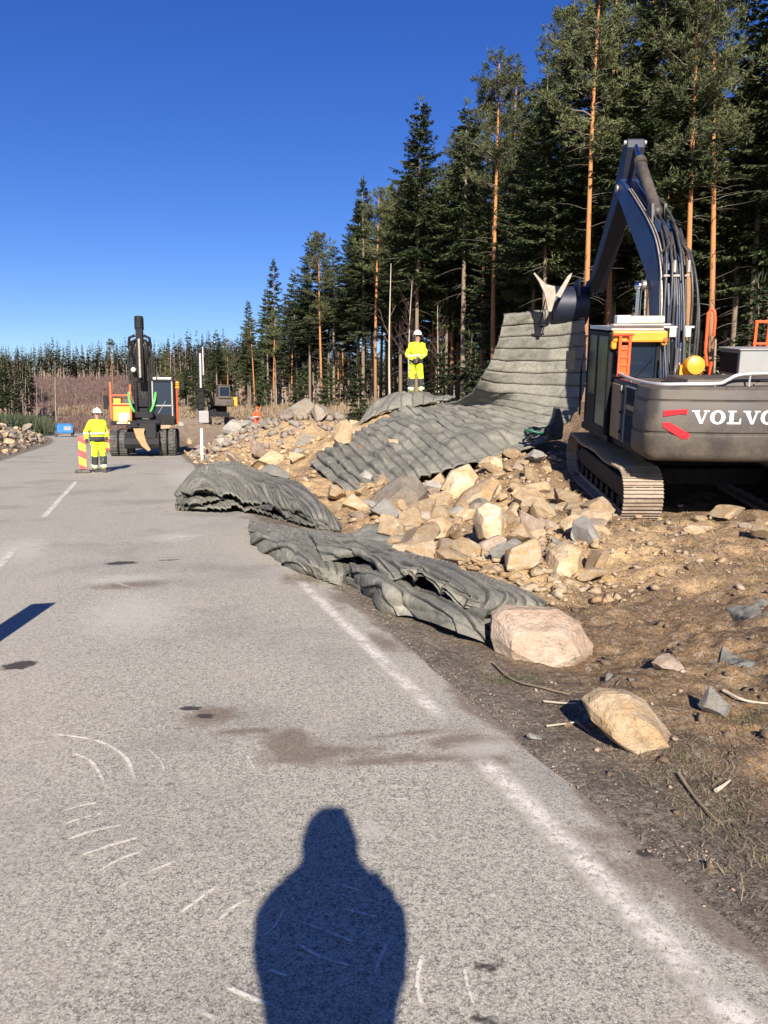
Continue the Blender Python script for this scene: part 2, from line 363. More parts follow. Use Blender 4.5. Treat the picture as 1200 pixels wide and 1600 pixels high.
# ---------------------------------------------------------------- mesh builder
class MB:
    def __init__(s, T=None): s.v = []; s.f = []; s.mi = []; s.T = T or Matrix.Identity(4); s.k = 0
    def add(s, vs, fs, T=None):
        n = len(s.v); A = s.T @ T if T is not None else s.T
        s.v += [tuple(A @ Vector(p)) for p in vs]; s.f += [tuple(i + n for i in f) for f in fs]; s.mi += [s.k] * len(fs)
    def box(s, c, d, rot=None, taper=None):
        x, y, z = d[0] / 2, d[1] / 2, d[2] / 2; tx, ty = taper or (1, 1)
        vs = [(-x, -y, -z), (x, -y, -z), (x, y, -z), (-x, y, -z), (-x * tx, -y * ty, z), (x * tx, -y * ty, z), (x * tx, y * ty, z), (-x * tx, y * ty, z)]
        T = Matrix.Translation(c)
        if rot is not None: T = T @ Euler(rot).to_matrix().to_4x4()
        s.add(vs, [(0, 3, 2, 1), (4, 5, 6, 7), (0, 1, 5, 4), (1, 2, 6, 5), (2, 3, 7, 6), (3, 0, 4, 7)], T)
    def tube(s, pts, r, n=8, cap=True):
        pts = [Vector(p) for p in pts]
        if not hasattr(r, '__len__'): r = [r] * len(pts)
        vs = []; fs = []; prev = None
        for i, p in enumerate(pts):
            d = (pts[min(i + 1, len(pts) - 1)] - pts[max(i - 1, 0)])
            d = d.normalized() if d.length > 1e-9 else Vector((0, 0, 1))
            if prev is None:
                a = d.orthogonal().normalized()
            else:
                a = prev - d * prev.dot(d); a = a.normalized() if a.length > 1e-6 else d.orthogonal().normalized()
            prev = a; b = d.cross(a)
            for j in range(n):
                q = 2 * PI * j / n; vs.append(p + (a * math.cos(q) + b * math.sin(q)) * r[i])
        for i in range(len(pts) - 1):
            for j in range(n):
                k = (j + 1) % n; fs.append((i * n + j, i * n + k, (i + 1) * n + k, (i + 1) * n + j))
        if cap: fs.append(tuple(range(n - 1, -1, -1))); fs.append(tuple((len(pts) - 1) * n + j for j in range(n)))
        s.add(vs, fs)
    def cyl(s, a, b, r, n=16, r2=None): s.tube([a, b], [r, r if r2 is None else r2], n)
    def prism(s, poly, d0, d1, axis='x'):
        """2-D outline extruded along an axis; poly is (a,b) in the other two axes"""
        n = len(poly)
        def mk(a, b, d): return {'x': (d, a, b), 'y': (a, d, b), 'z': (a, b, d)}[axis]
        vs = [mk(a, b, d0) for a, b in poly] + [mk(a, b, d1) for a, b in poly]
        fs = [tuple(range(n - 1, -1, -1)), tuple(range(n, 2 * n))] + [(i, (i + 1) % n, n + (i + 1) % n, n + i) for i in range(n)]
        s.add(vs, fs)
    def ball(s, c, r, n=12, m=8, sc=(1, 1, 1)):
        vs = [(0, 0, r * sc[2])]; fs = []
        for i in range(1, m):
            a = PI * i / m
            for j in range(n): b = 2 * PI * j / n; vs.append((r * sc[0] * math.sin(a) * math.cos(b), r * sc[1] * math.sin(a) * math.sin(b), r * sc[2] * math.cos(a)))
        vs.append((0, 0, -r * sc[2]))
        for j in range(n): fs.append((0, 1 + j, 1 + (j + 1) % n))
        for i in range(m - 2):
            for j in range(n): a = 1 + i * n; fs.append((a + j, a + n + j, a + n + (j + 1) % n, a + (j + 1) % n))
        a = 1 + (m - 2) * n
        for j in range(n): fs.append((a + j, len(vs) - 1, a + (j + 1) % n))
        s.add(vs, fs, Matrix.Translation(c))
    def build(s, name, mat, parent=None, smooth=False, bevel=0.0, seg=2, loc=None):
        me = bpy.data.meshes.new(name); me.from_pydata(s.v, [], s.f)
        for m_ in (mat if isinstance(mat, (list, tuple)) else [mat]): me.materials.append(M[m_] if isinstance(m_, str) else m_)
        if isinstance(mat, (list, tuple)): me.polygons.foreach_set('material_index', s.mi)
        me.validate(); me.update()
        if not bevel:
            pass
        o = bpy.data.objects.new(name, me); COL.objects.link(o)
        if smooth:
            me.polygons.foreach_set('use_smooth', [True] * len(me.polygons))
            if smooth != 'all': me.set_sharp_from_angle(angle=R(38))
        if parent: o.parent = parent
        if loc: o.location = loc
        if bevel:
            bm_ = o.modifiers.new('bevel', 'BEVEL'); bm_.width = bevel; bm_.segments = seg; bm_.limit_method = 'ANGLE'; bm_.angle_limit = R(35); bm_.harden_normals = False
        return o
def tag(o, label=None, cat=None, group=None, kind=None):
    if label: o['label'] = label
    if cat: o['category'] = cat
    if group: o['group'] = group
    if kind: o['kind'] = kind
    return o
def empty(name, loc=(0, 0, 0), rot=(0, 0, 0), label=None, cat=None, group=None):
    o = bpy.data.objects.new(name, None); COL.objects.link(o); o.location = loc; o.rotation_euler = rot
    o.empty_display_size = 0.2
    return tag(o, label, cat, group)
KIDS = {}
def copy_tree(o, parent=None):
    c = o.copy(); COL.objects.link(c)
    if parent: c.parent = parent; c.matrix_parent_inverse = o.matrix_parent_inverse.copy()
    for ch in list(o.children): copy_tree(ch, c)
    return c
def np_mesh(name, V, F, mat, smooth=False, colors=None, attr=None):
    """V (n,3), F (m,k) arrays -> object"""
    me = bpy.data.meshes.new(name)
    V = np.asarray(V, np.float32); F = np.asarray(F, np.int32); k = F.shape[1]
    me.vertices.add(len(V)); me.vertices.foreach_set('co', V.ravel())
    me.loops.add(F.size); me.loops.foreach_set('vertex_index', F.ravel())
    me.polygons.add(len(F)); me.polygons.foreach_set('loop_start', np.arange(0, F.size, k, dtype=np.int32))
    me.polygons.foreach_set('loop_total', np.full(len(F), k, np.int32))
    me.update(calc_edges=True); me.validate()
    me.materials.append(M[mat])
    if smooth: me.polygons.foreach_set('use_smooth', np.ones(len(F), bool))
    if colors is not None:
        a = me.color_attributes.new(attr, 'FLOAT_COLOR', 'POINT')
        C = np.ones((len(V), 4), np.float32); C[:, :3] = colors; a.data.foreach_set('color', C.ravel())
    return me
def link(name, me, parent=None, loc=None):
    o = bpy.data.objects.new(name, me); COL.objects.link(o)
    if parent: o.parent = parent
    if loc is not None: o.location = loc
    return o
def crom(p, n):
    """Catmull-Rom along axis 0 of array p -> n samples"""
    p = np.asarray(p, float); m = len(p); u = np.linspace(0, m - 1, n); i = np.clip(np.floor(u).astype(int), 0, m - 2); f = (u - i)
    q = np.concatenate([[2 * p[0] - p[1]], p, [2 * p[-1] - p[-2]]]); sh = (-1,) + (1,) * (p.ndim - 1); f = f.reshape(sh)
    a, b, c, d = q[i], q[i + 1], q[i + 2], q[i + 3]
    return 0.5 * ((2 * b) + (-a + c) * f + (2 * a - 5 * b + 4 * c - d) * f ** 2 + (-a + 3 * b - 3 * c + d) * f ** 3)
def grid_faces(n, m):
    a = np.arange(n * m).reshape(n, m)
    return np.stack([a[:-1, :-1].ravel(), a[:-1, 1:].ravel(), a[1:, 1:].ravel(), a[1:, :-1].ravel()], 1)
# ---------------------------------------------------------------- ground, road, markings
def axis(segs):
    out = []
    for a, b, st0, st1 in segs:
        x = a
        while x < b:
            out.append(x); x += st0 + (st1 - st0) * (x - a) / (b - a)
    out.append(segs[-1][1]); return np.array(out)
sx = np.concatenate([-axis([(0, 3, .2, .5), (3, 60, .6, 8), (60, 400, 20, 60)])[::-1][:-1], axis([(0, 2, .08, .03), (2, 9, .03, .045), (9, 22, .05, .11), (22, 48, .12, .4), (48, 130, .45, 2.5), (130, 400, 3, 12), (400, 3000, 40, 300)])])
ty = np.concatenate([-axis([(4.5, 6.5, .1, .15), (6.5, 14, .15, .5), (14, 60, .6, 3), (60, 2500, 8, 300)])[::-1], np.linspace(-4.3, 1.3, 8), axis([(1.4, 4, .03, .035), (4, 9, .04, .07), (9, 18, .08, .3), (18, 60, .4, 3), (60, 2500, 8, 300)])])
S_, T_ = np.meshgrid(sx, ty, indexing='ij')
T2 = T_ + curve_t(np.minimum(S_, 260))
X_ = -S_ * sa + T2 * ca; Y_ = S_ * ca + T2 * sa
Z_ = land(X_, Y_)
def mixc(c, w_, col): return c * (1 - w_[..., None]) + np.array(col) * w_[..., None]
tt_ = T_
n_big = fbm(X_, Y_, 4, 2.2); n_mid = fbm(X_ + 9, Y_ - 4, 4, 0.7)
C = np.zeros(X_.shape + (3,)) + np.array((0.175, 0.108, 0.060))
C = mixc(C, sm(n_big, -0.05, 0.35) * 0.7, (0.29, 0.180, 0.095))                    # drier sand
C = mixc(C, sm(n_mid, 0.05, 0.35) * 0.75, (0.085, 0.050, 0.028))                      # damp earth
C = mixc(C, np.clip(1 - sm(tt_, 1.9, 2.9), 0, 1) * 0.85, (0.195, 0.158, 0.120))     # grey gravel verge
C = mixc(C, np.clip(1.2 - 0.9 * sm(tt_, 1.5, 1.95), 0, 1) * (1 - sm(tt_, 1.75, 2.1)), (0.20, 0.172, 0.138))
pile = np.clip(gauss(X_, Y_, 1.8, 10.5, 2.2, 4.2) * 1.4 + gauss(X_, Y_, -2.5, 19, 3.5, 7) * 1.5 + gauss(X_, Y_, -5.5, 30, 4, 8) * 1.4 + gauss(X_, Y_, 5.8, 10.2, 2.4, 1.6) * .45, 0, 1) * sm(tt_, 2.0, 3.0)
C = mixc(C, pile * sm(n_mid, -0.45, 0.15), (0.52, 0.34, 0.17))
far = sm(S_, 24, 45) * sm(tt_, 2.2, 4); C = mixc(C, far * 0.75, (0.33, 0.245, 0.165))
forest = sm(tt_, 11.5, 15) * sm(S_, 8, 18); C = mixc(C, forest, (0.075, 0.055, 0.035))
C = mixc(C, sm(-tt_, 4.7, 5.5), (0.24, 0.175, 0.12)); C = mixc(C, sm(-tt_, 4.7, 5.5) * sm(n_big, 0, .3) * .7, (0.075, 0.058, 0.048))
C = mixc(C, sm(Y_, 75, 105), (0.185, 0.120, 0.090)); C = mixc(C, sm(Y_, 75, 105) * sm(fbm(X_, Y_, 4, 14), -.1, .35) * .7, (0.12, 0.10, 0.06))
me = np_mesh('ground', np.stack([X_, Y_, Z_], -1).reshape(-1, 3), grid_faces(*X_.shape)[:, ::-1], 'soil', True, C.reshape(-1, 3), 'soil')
tag(link('ground', me), kind='structure')

# road sheet
rs_ = np.concatenate([-axis([(0, 40, .5, 4)])[::-1][:-1], axis([(0, 10, .06, .08), (10, 30, .15, .5), (30, 130, .6, 2)])])
rt_ = np.concatenate([np.linspace(-4.72, 0.9, 75), np.linspace(0.98, 2.0, 26)])
S2, T3 = np.meshgrid(rs_, rt_, indexing='ij'); tc = T3 + curve_t(S2)
XR = -S2 * sa + tc * ca; YR = S2 * ca + tc * sa
ZR = 0.004 + 0.006 * fbm(XR, YR, 2, 1.5) - 0.03 * sm(T3, 1.6, 2.0)
d_dirt = 1.05 * sm(T3 + 0.18 * fbm(XR, YR, 3, .6) + .05 * fbm(XR, YR, 3, .12), 1.56, 1.86) + 0.55 * sm(-T3, 4.2, 4.7)
def blob(px, py, rx, ry, rot=0):
    g_ = G(px, py); s0, t0 = ST(g_.x, g_.y); ds = S2 - s0; dt = T3 - t0; c_, s_ = math.cos(rot), math.sin(rot)
    a = dt * c_ + ds * s_; b = -dt * s_ + ds * c_
    return np.exp(-(a / rx) ** 2 - (b / ry) ** 2)
for a in [(330, 1120, .20, .17), (480, 1180, .3, .12), (600, 1188, .35, .07), (720, 1160, .3, .15), (380, 1145, .2, .05), (450, 1160, .17, .22), (560, 1178, .28, .08), (680, 1185, .3, .07), (640, 1148, .35, .05), (760, 1190, .2, .12),
          (200, 915, .45, .28), (470, 905, .3, .45), (540, 935, .2, .4), (600, 1005, .12, .4)]:
    d_dirt = np.maximum(d_dirt, (0.98 if a[0] < 500 and a[1] > 1100 else 0.80) * blob(*a))
d_dirt = np.maximum(d_dirt, .62 * sm(T3, .9, 1.75) * sm(fbm(XR, YR, 3, .7), -.05, .35))
d_oil = np.zeros_like(S2)
for a in [(767, 1512, .05, .045), (190, 880, .22, .12), (262, 876, .2, .05), (30, 1040, .12, .12), (745, 1416, .02, .02), (750, 1592, .02, .02), (300, 1108, .07, .05), (320, 1122, .09, .04), (285, 1136, .06, .03), (1005, 1330, .05, .05)]:
    d_oil = np.maximum(d_oil, 0.95 * blob(*a))
d_pale = 0.0 * S2
for a in [(190, 905, .6, .35), (200, 960, .6, 1.2), (750, 1170, .25, .15), (30, 860, .5, 1.5), (575, 1300, .1, .12), (270, 840, .5, .6), (300, 745, 1.2, 5)]:
    d_pale = np.maximum(d_pale, 0.85 * blob(*a))
me = np_mesh('road', np.stack([XR, YR, ZR], -1).reshape(-1, 3), grid_faces(*XR.shape)[:, ::-1], 'asphalt', True, np.stack([d_dirt, d_oil, d_pale], -1).reshape(-1, 3), 'dirt')
tag(link('road', me), kind='structure')

def road_z(x, y):
    s, t = ST(x, y); t = t - float(curve_t(s))
    return 0.004 + 0.006 * float(fbm(np.array([x]), np.array([y]), 2, 1.5)[0]) - 0.03 * float(sm(t, 1.6, 2.0))
def strip(name, pts, width, fade, mat='line', lift=0.004, n=60, edge=0.25):
    """a flat painted strip draped on the road; pts are (x,y); fades softly at its borders"""
    p = crom(np.array(pts), n); d = np.gradient(p, axis=0); d /= np.linalg.norm(d, axis=1)[:, None]; nn = np.stack([-d[:, 1], d[:, 0]], 1)
    V = []; K = []
    for j, (o, k) in enumerate([(-.5, 0), (-.5 + edge, .75), (0, 1), (.5 - edge, .75), (.5, 0)]):
        q = p + nn * o * width
        zz = np.array([road_z(*a) for a in q]) + lift
        V.append(np.stack([q[:, 0], q[:, 1], zz], 1)); e = np.minimum(1, np.minimum(np.arange(n), n - 1 - np.arange(n)) / (n * 0.06 + 1)); K.append(k * fade * e)
    V = np.stack(V, 1).reshape(-1, 3); K = np.stack(K, 1).reshape(-1)
    me = np_mesh(name, V, grid_faces(n, 5), mat, True, np.stack([K] * 3, -1), 'fade')
    return me
def road_pts(s0, s1, t0, t1=None, k=8):
    out = []
    for i in range(k):
        s = s0 + (s1 - s0) * i / (k - 1); t = t0 + ((t1 if t1 is not None else t0) - t0) * i / (k - 1) + float(curve_t(s)); out.append(XY(s, t))
    return out
def join_me(mes, name):
    Vs, Fs, Cs, n = [], [], [], 0
    for m_ in mes:
        k = len(m_.vertices); v = np.empty(k * 3, np.float32); m_.vertices.foreach_get('co', v); c = np.empty(k * 4, np.float32); m_.color_attributes['fade'].data.foreach_get('color', c)
        f = np.empty(len(m_.loops), np.int32); m_.loops.foreach_get('vertex_index', f); Vs.append(v.reshape(-1, 3)); Cs.append(c.reshape(-1, 4)[:, :3]); Fs.append(f.reshape(-1, 4) + n); n += k
    return np_mesh(name, np.concatenate(Vs), np.concatenate(Fs), 'line', True, np.concatenate(Cs), 'fade')
edge = [strip('e', road_pts(1.0, 3.35, 1.47, 1.49), 0.17, 1.1, n=90), strip('e', road_pts(3.7, 7.6, 1.50, 1.46), 0.15, 1.1, n=110), strip('e', road_pts(7.6, 9.5, 1.46, 1.42), 0.15, 0.35)]
tag(link('road_edge_line', join_me(edge, 'road_edge_line')), kind='structure')
dash = []
for s0, s1 in [(7.6, 10.6), (13.3, 21.2), (27, 31)]:
    dash.append(strip('d', road_pts(s0, s1, -1.46), 0.15, 1.35 if s0 > 10 else 1.1, n=70))
tag(link('road_centre_line', join_me(dash, 'road_centre_line')), kind='structure')
def gp(l): return [tuple(G(*a)[:2]) for a in l]
scr = []
for l, w_, f in [([(70, 1148), (150, 1160), (195, 1185), (212, 1225)], .022, 1.0), ([(112, 1178), (145, 1195), (165, 1230)], .02, .9), ([(0, 1180), (40, 1168), (85, 1160)], .02, .5),
                 ([(95, 1272), (130, 1262), (155, 1258)], .016, .8), ([(100, 1292), (130, 1282), (165, 1274)], .016, .9), ([(105, 1316), (145, 1303), (195, 1292)], .018, 1.0), ([(125, 1342), (170, 1326), (220, 1312)], .018, 1.0),
                 ([(150, 1368), (190, 1346), (225, 1334)], .016, .8), ([(185, 1392), (230, 1368), (280, 1348)], .018, .8), ([(280, 1432), (310, 1410), (352, 1380)], .018, .8), ([(333, 1452), (365, 1422), (395, 1405)], .018, .8),
                 ([(230, 1172), (250, 1190), (258, 1208)], .014, .6), ([(386, 1182), (398, 1205)], .012, .7), ([(605, 1232), (660, 1234)], .012, .7), ([(600, 1250), (640, 1252)], .012, .7),
                 ([(660, 1490), (652, 1540), (660, 1580)], .016, 1.0), ([(725, 1515), (730, 1545), (742, 1580)], .012, .7), ([(525, 1385), (565, 1396)], .012, .8), ([(535, 1424), (592, 1438)], .012, .9), ([(468, 1444), (510, 1460), (555, 1478)], .014, .9),
                 ([(410, 1470), (432, 1448), (446, 1420)], .012, .7), ([(465, 1480), (500, 1500), (552, 1516)], .014, .8), ([(420, 1520), (450, 1532)], .014, .9), ([(585, 1530), (595, 1500), (605, 1478)], .014, .7), ([(350, 1545), (385, 1562), (425, 1578)], .02, .8), ([(305, 1580), (340, 1600)], .02, .7),
                 ([(860, 755), (1, 1)][:0] or [(255, 845), (290, 840), (330, 838)], .1, .5), ([(170, 908), (190, 915), (215, 922)], .06, .4), ([(575, 1338), (590, 1345)], .014, .8), ([(1000, 1395), (1050, 1440)][:0] or [(775, 1460), (777, 1475)], .01, .5)]:
    if len(l) == 2: l = [l[0], ((l[0][0] + l[1][0]) / 2, (l[0][1] + l[1][1]) / 2), l[1]]
    scr.append(strip('s', gp(l), w_ * 1.2, f * 1.4, n=26, lift=0.006))
tag(link('scrape_marks_on_road', join_me(scr, 'scrape_marks_on_road')), kind='structure')
M['sand_plate'] = simple('rusty tan steel', (0.40, 0.23, 0.10), 0.7, 0.0, 0.3, 5, DUST, 0.5)
M['stick_dark'] = simple('near black blue steel', (0.008, 0.012, 0.03), 0.5, 0.0, 0.2, 3, (0.05, 0.045, 0.04), 0.2)
# ---------------------------------------------------------------- the big tracked excavator
dig = empty('tracked_excavator', (5.27, 14.3, 0.2), (R(7.1), 0, R(-1.5)),
            'large dark grey tracked excavator with orange rails, seen from behind, holding up the hanging mat', 'excavator')
SL = Matrix.Rotation(R(1.2), 4, 'Z')                       # the house is slewed a little to the left
def track(side):
    xc = side * 1.27; m_ = MB(); r = 0.37; yl = 1.80; zc = 0.42
    path = []
    L1 = 2 * yl; n1 = 19
    for i in range(n1): path.append((-yl + L1 * i / n1, zc - r - 0.02, 0.0))
    for i in range(7): a = -PI / 2 + PI * i / 7; path.append((yl + r * math.cos(a), zc + r * math.sin(a), a + PI / 2))
    for i in range(n1): q = i / n1; path.append((yl - L1 * q, zc + r - 0.045 * math.sin(PI * 2 * q) ** 2, PI))
    for i in range(7): a = PI / 2 + PI * i / 7; path.append((-yl + r * math.cos(a), zc + r * math.sin(a), a + PI / 2))
    for y, z, a in path:
        T = Matrix.Translation((xc, y, z)) @ Matrix.Rotation(a, 4, 'X')
        s0 = m_.T; m_.T = T
        m_.box((0, 0, -0.02), (0.60, 0.165, 0.022))
        for dy in (-0.06, 0.0, 0.06): m_.box((0, dy, -0.048), (0.60, 0.014, 0.034))
        for dx in (-0.13, 0.13): m_.box((dx, 0.0, 0.03), (0.05, 0.17, 0.07))
        m_.T = s0
    t_ = m_.build('track', 'track_steel', dig, bevel=0)
    f = MB(); f.prism([(-1.55, 0.30), (1.5, 0.30), (1.7, 0.42), (1.5, 0.62), (-1.55, 0.62), (-1.75, 0.42)], xc - 0.17, xc + 0.17)
    f.build('track_frame', 'black_steel', dig, bevel=0.02)
    sp = MB(); pts = []
    for i in range(40): a = 2 * PI * i / 40; rr = 0.34 if i % 2 else 0.29; pts.append((-1.80 + rr * math.cos(a), 0.42 + rr * math.sin(a)))
    sp.prism(pts, xc - 0.05, xc + 0.05); sp.cyl((xc - 0.2, -1.8, .42), (xc + 0.2, -1.8, .42), 0.2, 18); sp.build('sprocket', 'black_steel', t_)
    idl = MB(); idl.cyl((xc - 0.07, 1.8, .42), (xc + 0.07, 1.8, .42), 0.32, 26); idl.cyl((xc - 0.15, 1.8, .42), (xc + 0.15, 1.8, .42), 0.13, 16); idl.build('idler', 'black_steel', t_)
    for k in range(8):
        ro = MB(); y = -1.4 + k * 0.39; ro.cyl((xc - 0.16, y, .19), (xc + 0.16, y, .19), 0.1, 14); ro.build('roller', 'black_steel', t_)
for sd_ in (-1, 1): track(sd_)
b_ = MB(); b_.box((0, 0, .62), (1.9, 1.5, .30), taper=(.9, .9)); b_.box((0, .75, .52), (2.2, .35, .28)); b_.box((0, -.75, .52), (2.2, .35, .28)); b_.cyl((0, 0, .75), (0, 0, 1.02), .68, 32)
b_.build('undercarriage', 'black_steel', dig, bevel=.02)
u = MB(SL); u.box((0, -.35, 1.09), (2.7, 3.6, .16)); u.box((-1.0, .6, 1.06), (.85, 1.9, .12)); u.box((.95, .55, 1.06), (.85, 1.9, .12))
u.build('platform', 'black_steel', dig, bevel=.02)
# counterweight
def plan(xw, y0, yb, cr, bow, ins=0):
    pts = [(-xw + ins, y0)]
    for i in range(7): a = PI + (PI / 2) * i / 6; pts.append((-xw + cr + (cr - ins) * math.cos(a), yb + cr + bow * .0 + (cr - ins) * math.sin(a)))
    for i in range(1, 12): q = i / 12; pts.append((-xw + cr + (2 * xw - 2 * cr) * q, yb - bow * math.sin(PI * q) + ins))
    for i in range(7): a = 1.5 * PI + (PI / 2) * i / 6; pts.append((xw - cr + (cr - ins) * math.cos(a), yb + cr + (cr - ins) * math.sin(a)))
    pts.append((xw - ins, y0)); return pts
def loft(mb, sections):
    n = len(sections[0][0]); vs = []
    for pl, z in sections: vs += [(x, y, z) for x, y in pl]
    fs = [tuple(range(n - 1, -1, -1)), tuple((len(sections) - 1) * n + i for i in range(n))]
    for k in range(len(sections) - 1):
        for i in range(n): j = (i + 1) % n; fs.append((k * n + i, k * n + j, (k + 1) * n + j, (k + 1) * n + i))
    mb.add(vs, fs)
cw = MB(SL)
pl = lambda ins: plan(1.50, -1.95, -2.72, .22, .16, ins)
loft(cw, [(pl(.10), 1.10), (pl(.04), 1.14), (pl(.0), 1.22), (pl(.0), 1.47), (pl(.018), 1.49), (pl(.018), 1.515), (pl(.0), 1.535), (pl(.012), 1.92), (pl(.03), 1.95), (pl(.03), 1.97), (pl(.02), 1.99), (pl(.05), 2.12), (pl(.10), 2.16)])
cwo = cw.build('counterweight', 'grey_paint', dig, smooth=True)
h_ = MB(SL)
h_.box((.08, -2.1, 2.2), (2.1, .95, .10), taper=(.96, .9)); h_.box((.2, -2.42, 2.155), (.75, .10, .03))
h_.build('hood_lid', 'grey_paint', cwo, bevel=.02)
hl = MB(SL); hl.tube([(.0, -2.63, 2.22), (.02, -2.7, 2.24), (.22, -2.7, 2.24), (.24, -2.63, 2.22)], .014, 8); hl.box((-.30, -2.5, 2.17), (.55, .03, .06)); hl.build('lid_handle', 'black_steel', cwo)
for x in (-.62, .55): sm_ = MB(SL); sm_.box((x, -2.2, 2.205), (.012, .75, .012)); sm_.build('lid_seam', 'black_steel', cwo)
for z in (1.30, 1.62, 1.94): sm_ = MB(SL); sm_.box((-1.449, -1.10, z), (.022, .05, .045)); sm_.build('hinge', 'black_steel', cwo)
for x, y in ((-1.15, -2.2), (1.15, -2.2), (-1.15, -2.5), (1.15, -2.5)): sm_ = MB(SL); sm_.cyl((x, y, 2.15), (x, y, 2.2), .045, 10); sm_.build('bolt', 'black_steel', cwo)
# lettering VOLVO in slab serifs
def letters(mb, x0, z0, hgt, yface):
    s = hgt
    def quad(pts): mb.prism([(x0 + cx + a * s, z0 + b * s) for a, b in pts], 0, 0.0) if False else polys.append([(cx + a, b) for a, b in pts])
    polys = []
    def V(cx):
        for p in ([(.02, 1), (.36, 1), (.70, .0), (.52, .0)], [(.86, 1), (.98, 1), (.70, 0), (.60, .12)], [(-.06, 1), (.46, 1), (.46, .9), (-.06, .9)], [(.72, 1), (1.12, 1), (1.12, .9), (.72, .9)]):
            polys.append([(cx + a, b) for a, b in p])
        return 1.12
    def O(cx):
        n = 28; ring = []
        for i in range(n):
            a0 = 2 * PI * i / n; a1 = 2 * PI * (i + 1) / n
            polys.append([(cx + .52 + .52 * math.cos(a0), .5 + .53 * math.sin(a0)), (cx + .52 + .52 * math.cos(a1), .5 + .53 * math.sin(a1)),
                          (cx + .52 + .24 * math.cos(a1), .5 + .39 * math.sin(a1)), (cx + .52 + .24 * math.cos(a0), .5 + .39 * math.sin(a0))])
        return 1.10
    def L(cx):
        for p in ([(.12, 0), (.40, 0), (.40, 1), (.12, 1)], [(-.02, 1), (.56, 1), (.56, .9), (-.02, .9)], [(-.02, 0), (.92, 0), (.92, .12), (-.02, .12)], [(.80, .12), (.92, .12), (.92, .42), (.84, .42)]):
            polys.append([(cx + a, b) for a, b in p])
        return 1.0
    cx = 0
    for k, fn in enumerate((V, O, L, V, O)): cx += fn(cx) + (.06 if k in (0, 3) else .10)
    tot = cx
    for i, p in enumerate(polys):
        pp = [(x0 + (a - tot / 2) * s * 1.06, z0 + b * s) for a, b in p]
        dd = i * 0.00004
        n = len(pp); vs = []
        for a, b in pp: vs.append((a, yface(a) - .012 - dd, b))
        for a, b in pp: vs.append((a, yface(a) + .004, b))
        mb.add(vs, [tuple(range(n)), tuple(range(2 * n - 1, n - 1, -1))] + [(i_, n + i_, n + (i_ + 1) % n, (i_ + 1) % n) for i_ in range(n)])
yf = lambda x: -2.72 - .16 * math.sin(PI * max(0, min(1, (x + 1.28) / 2.56))) + .012
lt = MB(SL); letters(lt, -0.34, 1.655, .185, yf); lt.build('lettering', 'white', cwo)
for zz, pts in ((0, [(-1.30, 1.83), (-.99, 1.855), (-.99, 1.785), (-1.07, 1.79), (-1.22, 1.765), (-1.30, 1.75)]), (1, [(-1.30, 1.66), (-1.21, 1.665), (-.93, 1.50), (-.95, 1.44), (-1.03, 1.435), (-1.30, 1.60)])):
    r_ = MB(SL); n = len(pts)
    vs = [(a, -2.732 - .16 * math.sin(PI * max(0, (a + 1.28) / 2.56)), b) for a, b in pts] + [(a, -2.66, b) for a, b in pts]
    r_.add(vs, [tuple(range(n)), tuple(range(2 * n - 1, n - 1, -1))] + [(i, n + i, n + (i + 1) % n, (i + 1) % n) for i in range(n)])
    r_.build('red_reflector', 'red_mark', cwo)
# engine house and side panels
e_ = MB(SL); e_.box((-.05, -1.22, 1.62), (2.74, 1.50, .98)); e_.box((.35, -.1, 1.6), (1.3, .8, .86)); e_.build('engine_house', 'grey_paint', dig, bevel=.03)
p_ = MB(SL); p_.box((-1.425, -.78, 1.60), (.03, .52, .88)); p_.box((-1.434, -1.60, 1.74), (.02, .44, .08)); p_.build('side_panel', 'sand_panel', dig, bevel=.012)
p_ = MB(SL)
for k in range(9): p_.box((-1.438, -1.60, 1.22 + k * .045), (.02, .44, .018), rot=(0, R(25), 0))
for k in range(5): p_.box((-1.438, -1.60, 1.84 + k * .045), (.02, .44, .018), rot=(0, R(25), 0))
p_.box((-1.424, -1.60, 1.58), (.02, .56, .9)); p_.build('cooling_grille', 'black_steel', dig)
p_ = MB(SL)
for y in (-1.085, -1.345, -1.865): p_.box((-1.44, y, 1.60), (.03, .02, .88))
p_.box((-1.44, -1.6, 2.05), (.03, .54, .02)); p_.build('panel_trim', 'grey_light', dig)
SC = SL @ Matrix.Translation((-.08, 0, 0))
# cab
cab = MB(SC)
x0, x1, y0, y1, z0, z1 = -1.43, -.56, -.42, 1.05, 1.16, 2.84
for x in (x0 + .04, x1 - .04):
    for y in (y0 + .05, y0 + .78, y1 - .04): cab.box((x, y, (z0 + z1) / 2), (.08, .09, z1 - z0))
cab.box(((x0 + x1) / 2, (y0 + y1) / 2, z0 + .05), (x1 - x0, y1 - y0, .12)); cab.box(((x0 + x1) / 2, (y0 + y1) / 2, z1 - .02), (x1 - x0, y1 - y0, .08))
cab.box((x0 + .035, .70, 1.5), (.05, .66, .55)); cab.box(((x0 + x1) / 2, y0 + .04, 1.62), (x1 - x0 - .1, .05, .85)); cab.box((x1 - .03, .4, 1.62), (.05, 1.5, .85))
cabo = cab.build('cab', 'black_steel', dig, bevel=.025)
gl = MB(SC); gl.box((x0 + .02, y0 + .42, 2.05), (.012, .62, 1.6)); gl.box((x0 + .02, y0 + 1.10, 2.25), (.012, .60, 1.1)); gl.build('side_window', 'glass', cabo)
gl = MB(SC); gl.box(((x0 + x1) / 2, y0 + .03, 2.40), (.70, .012, .66)); gl.build('rear_window', 'glass', cabo)
gl = MB(SC); gl.box(((x0 + x1) / 2, y1 - .02, 2.1), (.70, .012, 1.4)); gl.build('windscreen', 'glass', cabo)
gl = MB(SC); gl.box((x1 - .02, .4, 2.4), (.012, 1.4, .8)); gl.build('side_window', 'glass', cabo)
